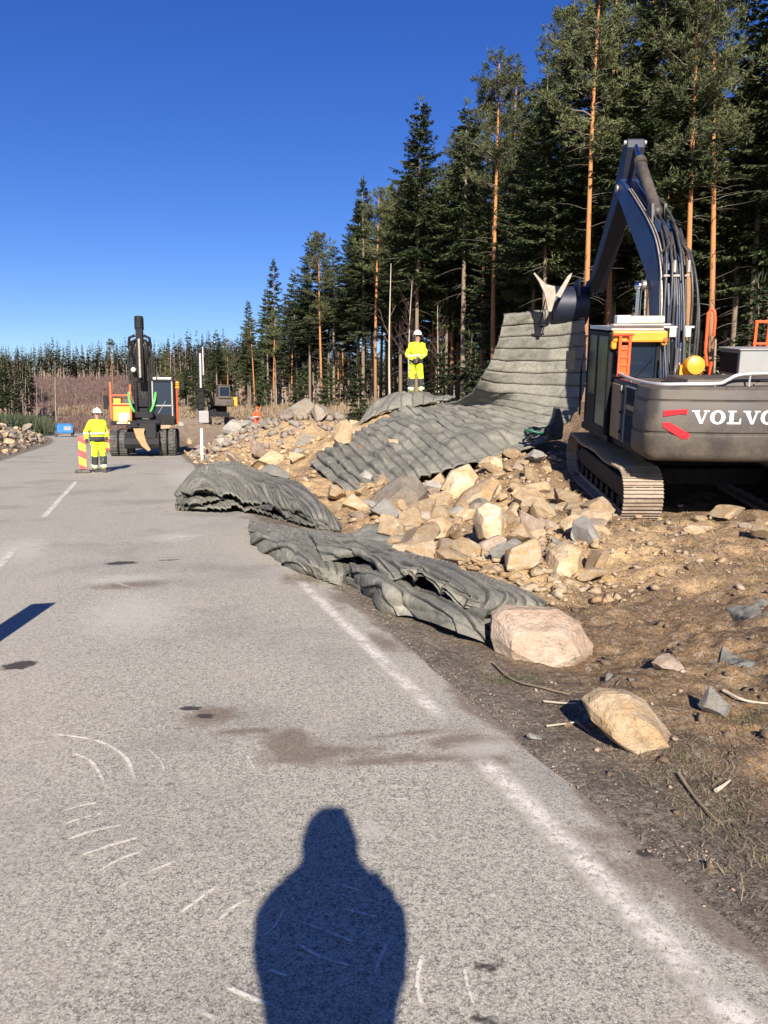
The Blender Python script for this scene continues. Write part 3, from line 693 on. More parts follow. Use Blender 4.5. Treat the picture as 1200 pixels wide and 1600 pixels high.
st_ = MB(SC); st_.box((-.98, .25, 1.95), (.5, .14, .75)); st_.box((-.98, .5, 1.6), (.5, .5, .16)); st_.box((-.98, .22, 2.42), (.28, .10, .18)); st_.build('seat', 'coat_dark', cabo, bevel=.04)
rf = MB(SC); rf.box((-.98, .28, 2.92), (.86, 1.45, .06)); rf.tube([(-1.42, -.42, 2.97), (-1.40, -.50, 2.98), (-.46, -.50, 2.98), (-.44, -.42, 2.97), (-.44, .9, 2.97)], .018, 8)
rf.build('cab_roof', 'rail_white', cabo, bevel=.03)
yb = MB(SC); yb.box((-.95, -.47, 2.79), (.90, .14, .19)); yb.box((-1.36, -.45, 2.66), (.10, .12, .16)); yb.box((-.54, -.45, 2.70), (.10, .12, .12)); yb.build('rear_roof_panel', 'yellow_paint', cabo, bevel=.035)
yl = MB(SC); yl.cyl((-.54, -.56, 2.74), (-.54, -.50, 2.74), .035, 12); yl.build('red_lamp', 'orange_rail', cabo)
lb = MB(SC)
lb.box((-.86, -.12, 3.06), (.80, .20, .12)); lbo = lb.build('light_bar', 'amber_pale', cabo, bevel=.03)
lb = MB(SC); lb.box((-1.15, -.125, 3.065), (.23, .215, .132)); lb.build('lens', 'white', lbo, bevel=.02)
lb = MB(SC); lb.box((-.86, -.12, 2.98), (.7, .12, .05)); lb.build('mounting', 'black_steel', lbo)
wp = MB(SC)
for x in (-1.0,): wp.tube([(x, -.48, 2.1), (x + .3, -.49, 2.45)], .008, 5)
wp.build('wiper', 'black_steel', cabo)
# orange guard behind the cab
og = MB(SC)
for x in (-1.30, -1.14): og.box((x, -.60, 2.47), (.045, .045, .66))
for k in range(5): og.box((-1.22, -.60, 2.20 + k * .13), (.2, .035, .03))
og.box((-1.22, -.59, 2.40), (.11, .02, .5)); og.box((-1.25, -.60, 2.83), (.34, .04, .04))
og.build('ladder_guard', 'orange_rail', dig, bevel=.006)
og = MB(SC); og.tube([(-1.49, 1.12, 1.3), (-1.50, 1.14, 2.2), (-1.46, 1.1, 2.75)], .02, 8); og.tube([(-1.38, 1.28, 2.75), (-1.60, 1.5, 2.8), (-1.62, 1.5, 2.45)], .015, 6); og.box((-1.63, 1.5, 2.3), (.16, .06, .34)); og.build('mirror_arm', 'black_steel', dig)
# pale hand rail round the rear deck
hr = MB(SL)
hp = crom(np.array([(-1.36, -.55, 2.20), (-1.39, -1.3, 2.17), (-1.39, -2.1, 2.17), (-1.30, -2.52, 2.18), (-1.0, -2.62, 2.19), (-.55, -2.66, 2.20), (-.42, -2.66, 2.25), (-.25, -2.68, 2.325), (.2, -2.70, 2.345), (.45, -2.68, 2.33), (.75, -2.66, 2.26), (1.1, -2.5, 2.22), (1.25, -1.9, 2.2)]), 60)
hr.tube([tuple(p) for p in hp], .027, 10); hr.build('hand_rail', 'rail_white', dig, smooth=True)
for q in (5, 24, 36, 48):
    s_ = MB(SL); p = hp[q]; s_.cyl((p[0] * .98, p[1] + .03, 2.1), tuple(p), .014, 8); s_.build('rail_post', 'rail_white', dig)
# yellow rounded housing, exhaust, poles, grey locker, orange rails at the right
yh = MB(SL); yh.tube([(-.19, -.62, 2.30), (-.19, -.78, 2.33), (-.19, -.84, 2.34), (-.19, -.87, 2.34)], [.16, .17, .145, .06], 20); yh.box((-.42 + .20, -.55, 2.2), (.36, .3, .26)); yh.build('air_cleaner_cap', 'yellow_paint', dig, smooth=True)
ex = MB(SL); ex.cyl((-.55, -.95, 2.1), (-.55, -.95, 2.62), .035, 12); ex.build('exhaust_pipe', 'chrome', dig)
ex = MB(SL); ex.cyl((-.62, -.90, 2.1), (-.62, -.90, 2.72), .026, 10); ex.build('pole', 'black_steel', dig)
lk = MB(SL); lk.box((.85, -.75, 2.38), (.95, .8, .40)); lk.box((.85, -.75, 2.60), (1.0, .85, .03)); lk.build('locker', 'grey_light', dig, bevel=.015)
lk = MB(SL); lk.box((.366, -.75, 2.38), (.012, .7, .32)); lk.build('dark_side', 'black_steel', dig)
ra = MB(SL); ra.tube([(.38, .1, 2.15), (.42, .4, 2.5), (.60, .9, 3.15), (.66, .95, 3.22), (.72, .92, 3.20), (.74, .9, 3.05), (.74, .9, 2.75)], .026, 10); ra.build('front_hand_rail', 'orange_rail', dig, smooth=True)
ra = MB(SL); ra.cyl((.30, -.2, 2.1), (.30, -.2, 2.36), .03, 10); ra.build('marker_post', 'orange_rail', dig)
ra = MB(SL)
for x in (.98, 1.19, 1.36): ra.box((x, -.25, 2.82), (.045, .045, .42))
ra.box((1.16, -.25, 3.02), (.42, .05, .045)); ra.box((1.16, -.25, 2.66), (.42, .04, .035)); ra.build('side_rail', 'orange_rail', dig, bevel=.008)
# boom
BX = -0.30
bm_ = MB(SL); bm_.prism([(.28, 1.35), (.52, 2.1), (.74, 3.0), (.95, 3.62), (1.32, 3.98), (2.2, 4.62), (3.3, 5.40), (3.48, 5.55), (3.46, 5.74), (3.25, 5.80), (2.2, 5.26), (1.35, 4.80), (.80, 4.42), (.46, 4.0), (.20, 3.3), (.06, 2.3), (-.04, 1.5), (0, 1.32)], BX - .21, BX + .21)
boom = bm_.build('boom', 'boom_blue', dig, bevel=.03)
for y, z, w_ in ((.98, 3.66, .6), (3.36, 5.62, .50)): bl = MB(SL); bl.cyl((BX - w_ / 2, y, z), (BX + w_ / 2, y, z), .075, 18); bl.build('pivot_pin', 'bare_steel', boom)
for sx_ in (-.33, .33):
    c = MB(SL); c.cyl((BX + sx_, .95, 1.15), (BX + sx_, 1.02, 2.35), .10, 18); co_ = c.build('boom_cylinder', 'black_steel', dig, smooth=True)
    c = MB(SL); c.cyl((BX + sx_, 1.02, 2.3), (BX + sx_, 1.05, 3.62), .048, 16); c.ball((BX + sx_, 1.05, 3.64), .09); c.build('piston_rod', 'chrome', co_, smooth=True)
c = MB(SL); c.cyl((BX, 1.45, 4.98), (BX, 2.62, 5.98), .10, 20); c.cyl((BX, 2.56, 5.93), (BX, 2.68, 6.04), .12, 20); c.ball((BX, 1.42, 4.95), .12); c.prism([(1.2, 4.68), (1.65, 4.93), (1.45, 5.12), (1.3, 5.08)], BX - .14, BX - .09); c.prism([(1.2, 4.68), (1.65, 4.93), (1.45, 5.12), (1.3, 5.08)], BX + .09, BX + .14)
sc_ = c.build('stick_cylinder', 'grey_paint', dig, smooth=True)
c = MB(SL); c.cyl((BX, 2.66, 6.02), (BX, 3.08, 6.40), .05, 14); c.build('piston_rod', 'chrome', sc_, smooth=True)
stk = MB(SL); stk.prism([(2.98, 6.34), (3.04, 6.50), (3.20, 6.52), (3.62, 5.95), (4.0, 5.35), (5.62, 3.80), (5.60, 3.62), (5.42, 3.62), (4.0, 4.88), (3.42, 5.42), (3.24, 5.65)], BX - .18, BX + .18)
stick = stk.build('stick', 'stick_dark', dig, bevel=.025)
c = MB(SL); c.cyl((BX - .22, 3.10, 6.43), (BX + .22, 3.10, 6.43), .05, 14); c.build('stick_pin', 'bare_steel', stick)
c = MB(SL); c.cyl((BX, 3.65, 6.10), (BX, 4.85, 4.95), .09, 16); bc = c.build('bucket_cylinder', 'black_steel', stick, smooth=True)
c = MB(SL); c.cyl((BX, 4.8, 5.0), (BX, 5.45, 4.35), .045, 12); c.build('piston_rod', 'chrome', bc, smooth=True)
# bucket with pale side cutters
bk = MB(SL)
BX -= .26
arc = [(5.98 + .50 * math.cos(a), 3.34 + .46 * math.sin(a)) for a in [R(100 + 9 * i) for i in range(21)]]
inner = [(5.98 + .45 * math.cos(a), 3.34 + .41 * math.sin(a)) for a in [R(100 + 9 * i) for i in range(21)]][::-1]
bk.prism(arc + inner, BX - .68, BX + .12)
for x in (BX - .70, BX + .12): bk.prism(arc, x, x + .02)
for x in (BX - .17, BX + .12): bk.prism([(5.35, 3.55), (6.1, 3.7), (5.9, 3.9), (5.35, 3.95)], x, x + .04)
bko = bk.build('bucket', 'stick_dark', dig, smooth=True)
bt = MB(SL)
QX = BX - .42
bt.prism([(QX - .60, 3.42), (QX - .66, 3.62), (QX - .80, 3.88), (QX - .92, 4.04), (QX - .89, 4.06), (QX - .62, 3.80), (QX - .42, 3.76), (QX - .38, 3.55), (QX - .47, 3.20), (QX - .55, 3.20)], 4.84, 4.90, 'y')
bt.prism([(QX - .40, 3.55), (QX - .14, 3.98), (QX - .04, 4.06), (QX - .06, 3.96), (QX - .28, 3.5)], 4.85, 4.90, 'y')
bt.build('side_cutter', 'bare_steel', bko, bevel=.01); BX += .26
# hydraulic hoses down the back of the boom
hs = [(-.22, -.12, 0), (-.17, -.16, 0), (-.12, -.12, .02), (-.07, -.18, 0), (-.02, -.13, .02), (.03, -.17, 0), (.08, -.12, .01), (.13, -.15, 0), (.17, -.15, 0), (.21, -.15, 0)]
def back(q, off):      # a line along the rear face of the boom
    pts = np.array([(-.02, 1.9), (.06, 2.4), (.15, 3.0), (.24, 3.5), (.44, 3.98), (.80, 4.42), (1.35, 4.80), (2.2, 5.26), (2.95, 5.64)])
    p = crom(pts, 40); i = q; d = np.gradient(p, axis=0)[i]; d /= np.linalg.norm(d); return p[i] + np.array((-d[1], d[0])) * off
for k, (dx, off, _) in enumerate(hs):
    rr = .026 if k % 2 else .020; pts = []; end = 40 if k in (0, 2, 5) else 26 + k % 4
    for i in range(0, end):
        o_ = .06 + .05 * (k % 3) + .05 * math.sin(i * .28 + k * 1.3)
        y, z = back(i, o_); sp_ = 1 + .22 * math.sin(PI * min(i, 20) / 20)
        pts.append((BX + .10 + dx * sp_ * (1.25 if i < 22 else .85), y, z))
    pts = [(BX + .08 + dx * 1.2, -.32 + .05 * (k % 2), 1.75)] + pts
    h1 = MB(SL); h1.tube(pts, rr, 8); h1.build('hydraulic_hose', 'hose', boom, smooth='all')
for i, mk in ((9, 'rail_white'), (17, 'bare_steel')):
    y, z = back(i, .12)
    c = MB(SL)
    c.box((BX - .05, y, z), (.28, .05, .035)); c.box((BX + .27, y, z), (.20, .05, .035))
    if i == 9:
        for x in (BX - .03, BX + .22): c.box((x, y - .02, z - .08), (.12, .06, .17))
    else:
        for x in (BX - .02, BX + .22): c.cyl((x, y - .04, z + .05), (x, y - .02, z + .25), .035, 10)
    c.build('hose_clamp', mk, boom, bevel=.006)
for q in (4, 6):
    y, z = back(q, .14); c = MB(SL); c.box((BX + .1, y, z), (.14, .03, .025)); c.build('hose_clamp', 'rail_white', boom)
gb = MB(SL); gb.tube([tuple((BX - .19,)) + tuple(back(i, .03)) for i in range(6, 38)], .014, 6); gb.tube([tuple((BX - .14,)) + tuple(back(i, .03)) for i in range(6, 38)], .014, 6); gb.build('steel_pipe', 'bare_steel', boom)

# ---------------------------------------------------------------- the wheeled excavator on the road
we = empty('wheeled_excavator', (-9.95, 33.6, 0), (0, 0, R(12)), 'dark wheeled excavator with raised boom, orange rails and yellow side, parked facing down the road', 'excavator')
def W(sx, yy, dual=True):
    for k, x in enumerate((sx, sx + (.36 if sx < 0 else -.36))):
        c = MB(); n = 36; c.tube([(x - .16, yy, .52), (x - .13, yy, .52), (x + .13, yy, .52), (x + .16, yy, .52)], [.46, .52, .52, .46], n)
        t_ = c.build('tyre', 'rubber', we, smooth=True)
        g_ = MB()
        for i in range(24): a = 2 * PI * i / 24; g_.box((x, yy + .525 * math.cos(a), .52 + .525 * math.sin(a)), (.26, .05, .03), rot=(a - PI / 2, 0, 0))
        g_.build('tread', 'rubber', t_)
        r_ = MB(); r_.cyl((x - .165, yy, .52), (x + .165, yy, .52), .27, 24); r_.build('rim', 'grey_light', t_)
for yy in (-1.2, 1.45): W(-1.12, yy); W(1.12, yy)
c = MB(); c.box((0, .1, .78), (1.3, 4.2, .38)); c.box((0, -1.2, .6), (1.5, .3, .3)); c.box((0, 1.45, .6), (1.5, .3, .3)); c.cyl((0, 0, .9), (0, 0, 1.25), .6, 28); c.build('chassis', 'black_steel', we, bevel=.03)
c = MB(); c.prism([(-2.15, .34), (-2.02, .32), (-2.06, .5), (-2.0, .74), (-2.12, .76), (-2.2, .5)], -.66, .66, 'x'); c.build('dozer_blade', 'black_steel', we, bevel=.02)
c = MB(); c.box((0, .45, 1.32), (2.45, 3.3, .16)); c.box((.75, .9, 1.3), (.8, 1.8, .1)); c.box((0, -1.0, 1.28), (1.3, .6, .3)); c.build('platform', 'black_steel', we, bevel=.02)
c = MB(); c.box((0, 1.55, 1.85), (2.4, 1.2, .95)); c.box((-.35, .4, 1.75), (1.1, 1.6, .7)); c.build('engine_house', 'grey_paint', we, bevel=.06)
c = MB(); c.box((-.80, -.65, 1.75), (.74, .9, .72)); c.box((-1.0, -.70, 2.2), (.30, .6, .3)); sb = c.build('side_box', 'yellow_paint', we, bevel=.04)
c = MB(); c.box((-.74, -1.11, 1.60), (.42, .02, .26)); c.build('box_lid', 'amber_pale', sb, bevel=.01)
c = MB()
for x, z1 in ((-1.22, 2.95), (-.46, 2.85)): c.box((x, -1.15, (1.5 + z1) / 2), (.07, .07, z1 - 1.5))
for z in (2.05, 2.42): c.box((-.84, -1.15, z), (.76, .05, .05))
c.box((-1.22, -.6, 2.45), (.05, 1.1, .05)); c.box((-.46, -.6, 2.45), (.05, 1.1, .05)); c.build('guard_rail', 'orange_rail', we, bevel=.01)
c = MB(); c.box((-1.42, -1.0, 2.15), (.18, .10, .55)); c.tube([(-1.2, -1.0, 2.3), (-1.38, -1.0, 2.35)], .02, 6); c.build('mirror', 'black_steel', we, bevel=.02)
c = MB(); c.ball((-.75, -1.25, 1.42), .17, 14, 8, (1.2, .7, .7)); c.box((-.75, -1.2, 1.33), (.5, .2, .08)); c.build('work_lamp', 'amber_pale', we, smooth=True)
# cab of the wheeled machine
c = MB(); x0, x1, y0, y1, z0, z1 = .32, 1.24, -1.2, .55, 1.35, 3.05
for x in (x0 + .04, x1 - .04):
    for y in (y0 + .04, y1 - .04, -.3): c.box((x, y, (z0 + z1) / 2), (.08, .08, z1 - z0))
c.box(((x0 + x1) / 2, (y0 + y1) / 2, z1 - .04), (x1 - x0 + .04, y1 - y0 + .06, .10)); c.box(((x0 + x1) / 2, y0 + .03, z0 + .15), (x1 - x0, .05, .35)); c.box(((x0 + x1) / 2, (y0 + y1) / 2, z0 + .03), (x1 - x0, y1 - y0, .06)); c.box(((x0 + x1) / 2, y1 - .03, z0 + .5), (x1 - x0, .05, 1.0))
wc = c.build('cab', 'black_steel', we, bevel=.03)
for nm, ce, d in (('windscreen', ((x0 + x1) / 2, y0 + .02, 2.3), (.8, .012, 1.35)), ('side_window', (x0 + .02, -.35, 2.3), (.012, 1.5, 1.3)), ('side_window', (x1 - .02, -.35, 2.2), (.012, 1.5, 1.5)), ('rear_window', ((x0 + x1) / 2, y1 - .02, 2.6), (.8, .012, .7))):
    g_ = MB(); g_.box(ce, d); g_.build(nm, 'glass', wc)
c = MB(); c.box((.78, -1.215, 2.02), (.84, .03, .05)); c.box((.40, -1.215, 2.3), (.05, .03, 1.4)); c.box((1.16, -1.215, 2.3), (.05, .03, 1.4)); c.tube([(.6, -1.22, 1.7), (.9, -1.22, 2.2)], .012, 5); c.build('window_frame', 'grey_light', wc)
c = MB(); c.box((.78, -.6, 3.12), (.7, .3, .09)); c.box((.5, -1.2, 3.1), (.14, .08, .1)); c.box((1.05, -1.2, 3.1), (.14, .08, .1)); c.build('roof_lamp', 'rail_white', wc, bevel=.02)
c = MB(); c.cyl((x1 + .10, -1.15, 1.3), (x1 + .10, -1.15, 2.75), .03, 8); c.build('grab_pole', 'orange_rail', we)
c = MB(); c.cyl((x1 + .12, -.9, 2.72), (x1 + .12, -.9, 2.92), .085, 14); c.ball((x1 + .12, -.9, 2.92), .085, 12, 6); c.build('beacon', 'amber', we, smooth=True)
c = MB(); c.box((x1 + .32, -1.1, 2.78), (.16, .08, .26)); c.tube([(x1, -1.1, 2.9), (x1 + .3, -1.1, 2.9)], .018, 6); c.build('mirror', 'black_steel', we, bevel=.02)
# boom of the wheeled machine (folded up high, pointing to us)
c = MB(); c.prism([(-.35, 1.45), (.35, 1.45), (-.15, 2.9), (-.7, 4.0), (-1.15, 4.65), (-1.45, 4.6), (-1.2, 4.0), (-.75, 2.9)], -.25, .25)
c.box((0, -.55, 2.15), (.62, .5, .85)); wb = c.build('boom', 'black_steel', we, bevel=.03)
c = MB(); c.box((0, -.85, 2.35), (.44, .10, .78)); c.build('boom_foot_cover', 'black_steel', wb, bevel=.03)
c = MB(); c.prism([(-1.0, 4.2), (-1.35, 5.35), (-1.52, 5.42), (-1.66, 5.35), (-1.72, 5.0), (-1.66, 3.2), (-1.55, 2.9), (-1.42, 2.9), (-1.30, 4.0)], -.13, .13); ws = c.build('stick', 'black_steel', we, bevel=.02)
c = MB(); c.cyl((0, -1.60, 5.0), (0, -1.55, 5.48), .17, 16); c.box((0, -1.5, 5.2), (.34, .25, .45)); c.build('stick_head', 'black_steel', ws, bevel=.02)
for sx_ in (-.26, .26):
    c = MB(); c.cyl((sx_, -1.0, 1.75), (sx_, -.98, 3.0), .075, 14); cy = c.build('boom_cylinder', 'black_steel', we, smooth=True)
    c = MB(); c.cyl((sx_, -.98, 2.95), (sx_, -.95, 3.9), .04, 12); c.build('piston_rod', 'chrome', cy, smooth=True)
c = MB(); c.cyl((.0, -1.78, 3.1), (0, -1.80, 4.6), .05, 14); c.build('stick_cylinder', 'bare_steel', ws, smooth=True)
for sx_ in (-1, 1):
    c = MB(); p_ = crom(np.array([(sx_ * .52, -1.15, 2.55), (sx_ * .50, -1.32, 2.3), (sx_ * .42, -1.40, 2.0), (sx_ * .30, -1.35, 1.75)]), 14); c.tube([tuple(q) for q in p_], .045, 8); c.build('green_hose', 'green', we, smooth='all')
rr_ = random.Random(3)
for k in range(13):
    x = -.46 + k * .077; c = MB(); p_ = crom(np.array([(x * .7, -.85, 2.2 + .1 * (k % 3)), (x, -1.0, 3.0), (x * 1.05, -1.3, 3.7 + .15 * (k % 2)), (x * .8, -1.55, 4.25 + .1 * (k % 3)), (x * .3, -1.5, 4.6)]), 24); c.tube([tuple(q) for q in p_], .042, 7); c.build('hydraulic_hose', 'hose', wb, smooth='all')
for sx_ in (-.33, .33):
    c = MB(); c.tube([(sx_ * .9, -1.2, 4.0), (sx_ * 1.25, -1.5, 4.3), (sx_ * 1.15, -1.6, 4.65), (sx_ * .5, -1.55, 4.75)], .06, 8); c.tube([(sx_ * .7, -1.3, 3.7), (sx_ * 1.0, -1.5, 4.1), (sx_ * .9, -1.62, 4.5), (sx_ * .3, -1.6, 4.6)], .05, 8); c.build('hose_guard', 'black_steel', wb, bevel=.03)
c = MB(); c.ball((-.28, -1.42, 3.42), .10, 12, 8); c.build('work_lamp', 'white', wb, smooth=True)
# tilting bucket in front, with a slab of pale rock showing
c = MB(); c.prism([(-1.9, 1.35), (-1.6, 1.4), (-1.45, .95), (-1.6, .45), (-1.95, .40), (-2.15, .75)], -.1, .55); c.cyl((-.2, -1.75, 1.35), (.7, -1.75, 1.35), .12, 16); c.box((.1, -1.65, 1.65), (.7, .5, .25)); wbk = c.build('bucket', 'black_steel', we, bevel=.03)
c = MB(); c.prism([(-.30, 1.12), (.14, 1.12), (.10, .92), (.18, .58), (.34, .28), (.24, .22), (.0, .42), (-.20, .76)], -2.26, -2.18, 'y'); c.build('wear_plate', 'sand_plate', wbk, bevel=.02)

# ---------------------------------------------------------------- drill rig far off
dr = empty('drill_rig', (-13.6, 66.0, gz(-13.6, 66)), (0, 0, R(20)), 'distant rock drill rig with a tall black mast and yellow engine box', 'drill rig')
for x in (-.9, .9):
    c = MB(); c.prism([(-1.3, .05), (1.3, .05), (1.55, .35), (1.3, .7), (-1.3, .7), (-1.55, .35)], x - .2, x + .2); c.build('track', 'black_steel', dr, bevel=.05)
c = MB(); c.box((0, .2, .9), (1.6, 2.4, .35)); c.box((.1, .9, 1.3), (1.4, 1.2, .6)); c.build('body', 'black_steel', dr, bevel=.04)
c = MB(); c.box((.85, .6, 1.95), (1.5, 1.6, .75)); c.build('engine_box', 'yellow_paint', dr, bevel=.06)
c = MB(); c.box((.45, .1, 1.95), (1.5, 1.4, .7)); c.box((.45, -.2, 2.7), (.95, 1.1, 1.0)); c.box((.45, -.2, 3.25), (1.05, 1.2, .08)); cb = c.build('cab', 'grey_paint', dr, bevel=.05)
c = MB(); c.box((.45, -.77, 2.75), (.75, .02, .7)); c.build('window', 'glass', cb)
c = MB(); c.box((-1.5, -1.2, 3.05), (.42, .35, 5.3)); c.box((-1.95, -1.2, 5.6), (.12, .12, 1.2)); 
for k in range(10): c.box((-1.5, -1.4, .9 + k * .48), (.6, .12, .1))
c.build('mast', 'black_steel', dr, bevel=.02)
c = MB(); c.cyl((-1.5, -1.5, 3.0), (-1.5, -1.5, 5.7), .09, 10); c.cyl((-1.28, -1.5, 4.0), (-1.28, -1.5, 6.2), .06, 10); c.build('drill_rod', 'rail_white', dr)
c = MB(); c.tube([(-.3, .4, 1.4), (-.7, -.5, 2.6), (-1.4, -1.1, 2.9)], .16, 10); c.tube([(-.1, .3, 1.5), (-.9, -.7, 1.9)], .09, 8); c.build('boom', 'black_steel', dr)
c = MB(); c.box((-1.35, -1.45, .7), (.8, .6, 1.0)); c.build('dust_hood', 'grey_light', dr, bevel=.1)

# ---------------------------------------------------------------- little far things
bt_ = empty('trailer_compressor', tuple(P(101, 683, 62)), (0, 0, R(30)), 'small bright blue wheeled compressor far off at the left roadside', 'compressor')
c = MB(); c.box((0, 0, .62), (1.15, 1.0, .62)); c.box((0, 0, .98), (1.0, .9, .12)); c.build('body', 'blue', bt_, bevel=.08)
c = MB(); c.box((.15, -.51, .68), (.5, .02, .3)); c.build('panel', 'grey_light', bt_)
for x in (-.6, .6):
    c = MB(); c.cyl((x - .08, 0, .25), (x + .08, 0, .25), .26, 18); c.build('wheel', 'rubber', bt_)
# ---------------------------------------------------------------- blasting mats
def lno(x, k):
    x = np.asarray(x, float); i = np.floor(x).astype(int); f = x - i; k = np.asarray(k).astype(int)
    a = _tab[i & 255, (k * 31) & 255]; b = _tab[(i + 1) & 255, (k * 31) & 255]; return a * (1 - f) + b * f - .5
def make_sheet(name, Pn, band, thick, parent=None, groove=.03, seed=0, across=1, wob=.03, joints=True, shingle=None, kink=0):
    """Pn: fine grid (n along, m across, 3); strips run across at every `band` metres along"""
    n, m, _ = Pn.shape
    d = np.linalg.norm(np.diff(Pn, axis=0), axis=2); al = np.concatenate([np.zeros((1, m)), np.cumsum(d, 0)], 0)
    al = al.mean(axis=1, keepdims=True) * np.ones((1, m))
    dc = np.linalg.norm(np.diff(Pn, axis=1), axis=2); ac = np.concatenate([np.zeros((n, 1)), np.cumsum(dc, 1)], 1)
    tu = np.gradient(Pn, axis=0); tv = np.gradient(Pn, axis=1); nn = np.cross(tu, tv); nn /= (np.linalg.norm(nn, axis=2, keepdims=True) + 1e-9)
    q = (al + .012 * fbm(ac * 2 + seed * 9, al, 2, .5)) / band; idx = np.floor(q); fr = q - idx
    e = np.minimum(fr, 1 - fr) * band                      # distance to the seam
    h = -groove * np.exp(-(e / .022) ** 2) + .010 * (fr - .5) * 2
    # tyre segments within a strip
    seg = (ac + idx * .37) / .62; fs = seg - np.floor(seg); es = np.minimum(fs, 1 - fs) * .62
    if joints: h = h - groove * .18 * np.exp(-(es / .012) ** 2)
    h = h + wob * fbm(ac + seed * 5, al, 3, .7) + .018 * fbm(ac + 3, al + seed, 3, .16) + .006 * fbm(ac, al + 7, 2, .04)
    if kink: h = h + .045 * (fr - .5) + .020 * lno(ac * 1.9 + idx * .13, seed + idx * 2) + .020 * vnoise(idx * 3.1 + seed, ac * 2.6)
    if shingle: h = h + sm(al, *shingle) * (.10 * (fr - .5) + .07 * vnoise(idx * .7, ac * .9))
    V = Pn + nn * h[..., None]
    dark_w = .018 if kink else .020
    rnd = _tab[(idx.astype(int) * 7 + seed) & 255, (np.floor(seg).astype(int) * 13) & 255]
    dark = np.clip(np.exp(-(e / dark_w) ** 2) * .95 + (np.exp(-(es / .007) ** 2) * .18 if joints else 0), 0, 1)
    C = np.stack([rnd, dark, rnd * 0], -1).reshape(-1, 3)
    me = np_mesh(name, V.reshape(-1, 3), grid_faces(n, m), 'mat', True, C, 'strip')
    o = link(name, me, parent)
    so = o.modifiers.new('thick', 'SOLIDIFY'); so.thickness = thick; so.offset = 0
    return o
def fine(ctrl, n, m):
    a = crom(np.array(ctrl, float), n); return crom(a.transpose(1, 0, 2), m).transpose(1, 0, 2)
rows = [  # (pixel x, pixel y, distance) from the far-left edge of the mat to its near-right edge
    [(789, 492, 19.5), (830, 487, 19.6), (872, 483, 19.6), (913, 478, 19.5)],
    [(781, 528, 19.6), (825, 526, 19.75), (870, 525, 19.75), (914, 520, 19.5)],
    [(768, 562, 19.8), (818, 564, 19.9), (866, 564, 19.85), (915, 560, 19.5)],
    [(752, 590, 20.1), (806, 597, 20.0), (862, 598, 19.85), (914, 598, 19.4)],
    [(735, 614, 20.9), (792, 622, 20.2), (850, 630, 19.7), (903, 636, 19.2)],
    [(708, 628, 21.9), (768, 642, 20.5), (828, 656, 19.5), (880, 666, 18.9)],
    [(676, 630, 22.6), (738, 652, 20.5), (800, 672, 19.0), (850, 690, 18.3)],
    [(640, 632, 22.8), (700, 656, 20.4), (755, 680, 18.6), (792, 704, 17.8)],
    [(606, 646, 22.4), (655, 668, 20.2), (700, 700, 18.0), (728, 722, 17.2)],
    [(570, 668, 21.4), (612, 692, 19.5), (648, 722, 17.6), (664, 742, 16.9)],
    [(535, 690, 20.2), (566, 712, 18.6), (598, 742, 17.1), (612, 758, 16.6)],
    [(498, 708, 19.2), (522, 730, 17.9), (550, 757, 16.8), (570, 772, 16.4)],
    [(484, 722, 18.9), (505, 742, 17.7), (530, 764, 16.7), (546, 778, 16.3)]]
ctrl = [[tuple(P(*c)) for c in r] for r in rows]
bigm = make_sheet('blasting_mat', fine(ctrl, 420, 110), .30, .05, groove=.062, seed=3, wob=.15, shingle=(5.5, 7.5))
tag(bigm, 'long blasting mat of rubber strips hanging from the excavator and trailing over the rubble', 'blasting mat')
# second, darker mat bunched on the hump behind it, at the worker's feet
rows2 = [[(556, 668, 22.6), (575, 640, 23.3), (600, 622, 23.9)], [(590, 650, 22.4), (600, 622, 23.0), (625, 611, 23.6)], [(640, 634, 22.3), (640, 617, 22.8), (655, 612, 23.4)], [(700, 628, 22.4), (705, 622, 22.9), (712, 618, 23.6)]]
bm2 = make_sheet('blasting_mat', fine([[tuple(P(*c)) for c in r] for r in rows2], 110, 60), .30, .06, seed=8, wob=.16)
tag(bm2, 'dark crumpled blasting mat bunched on the hump below the worker in the white helmet', 'blasting mat')

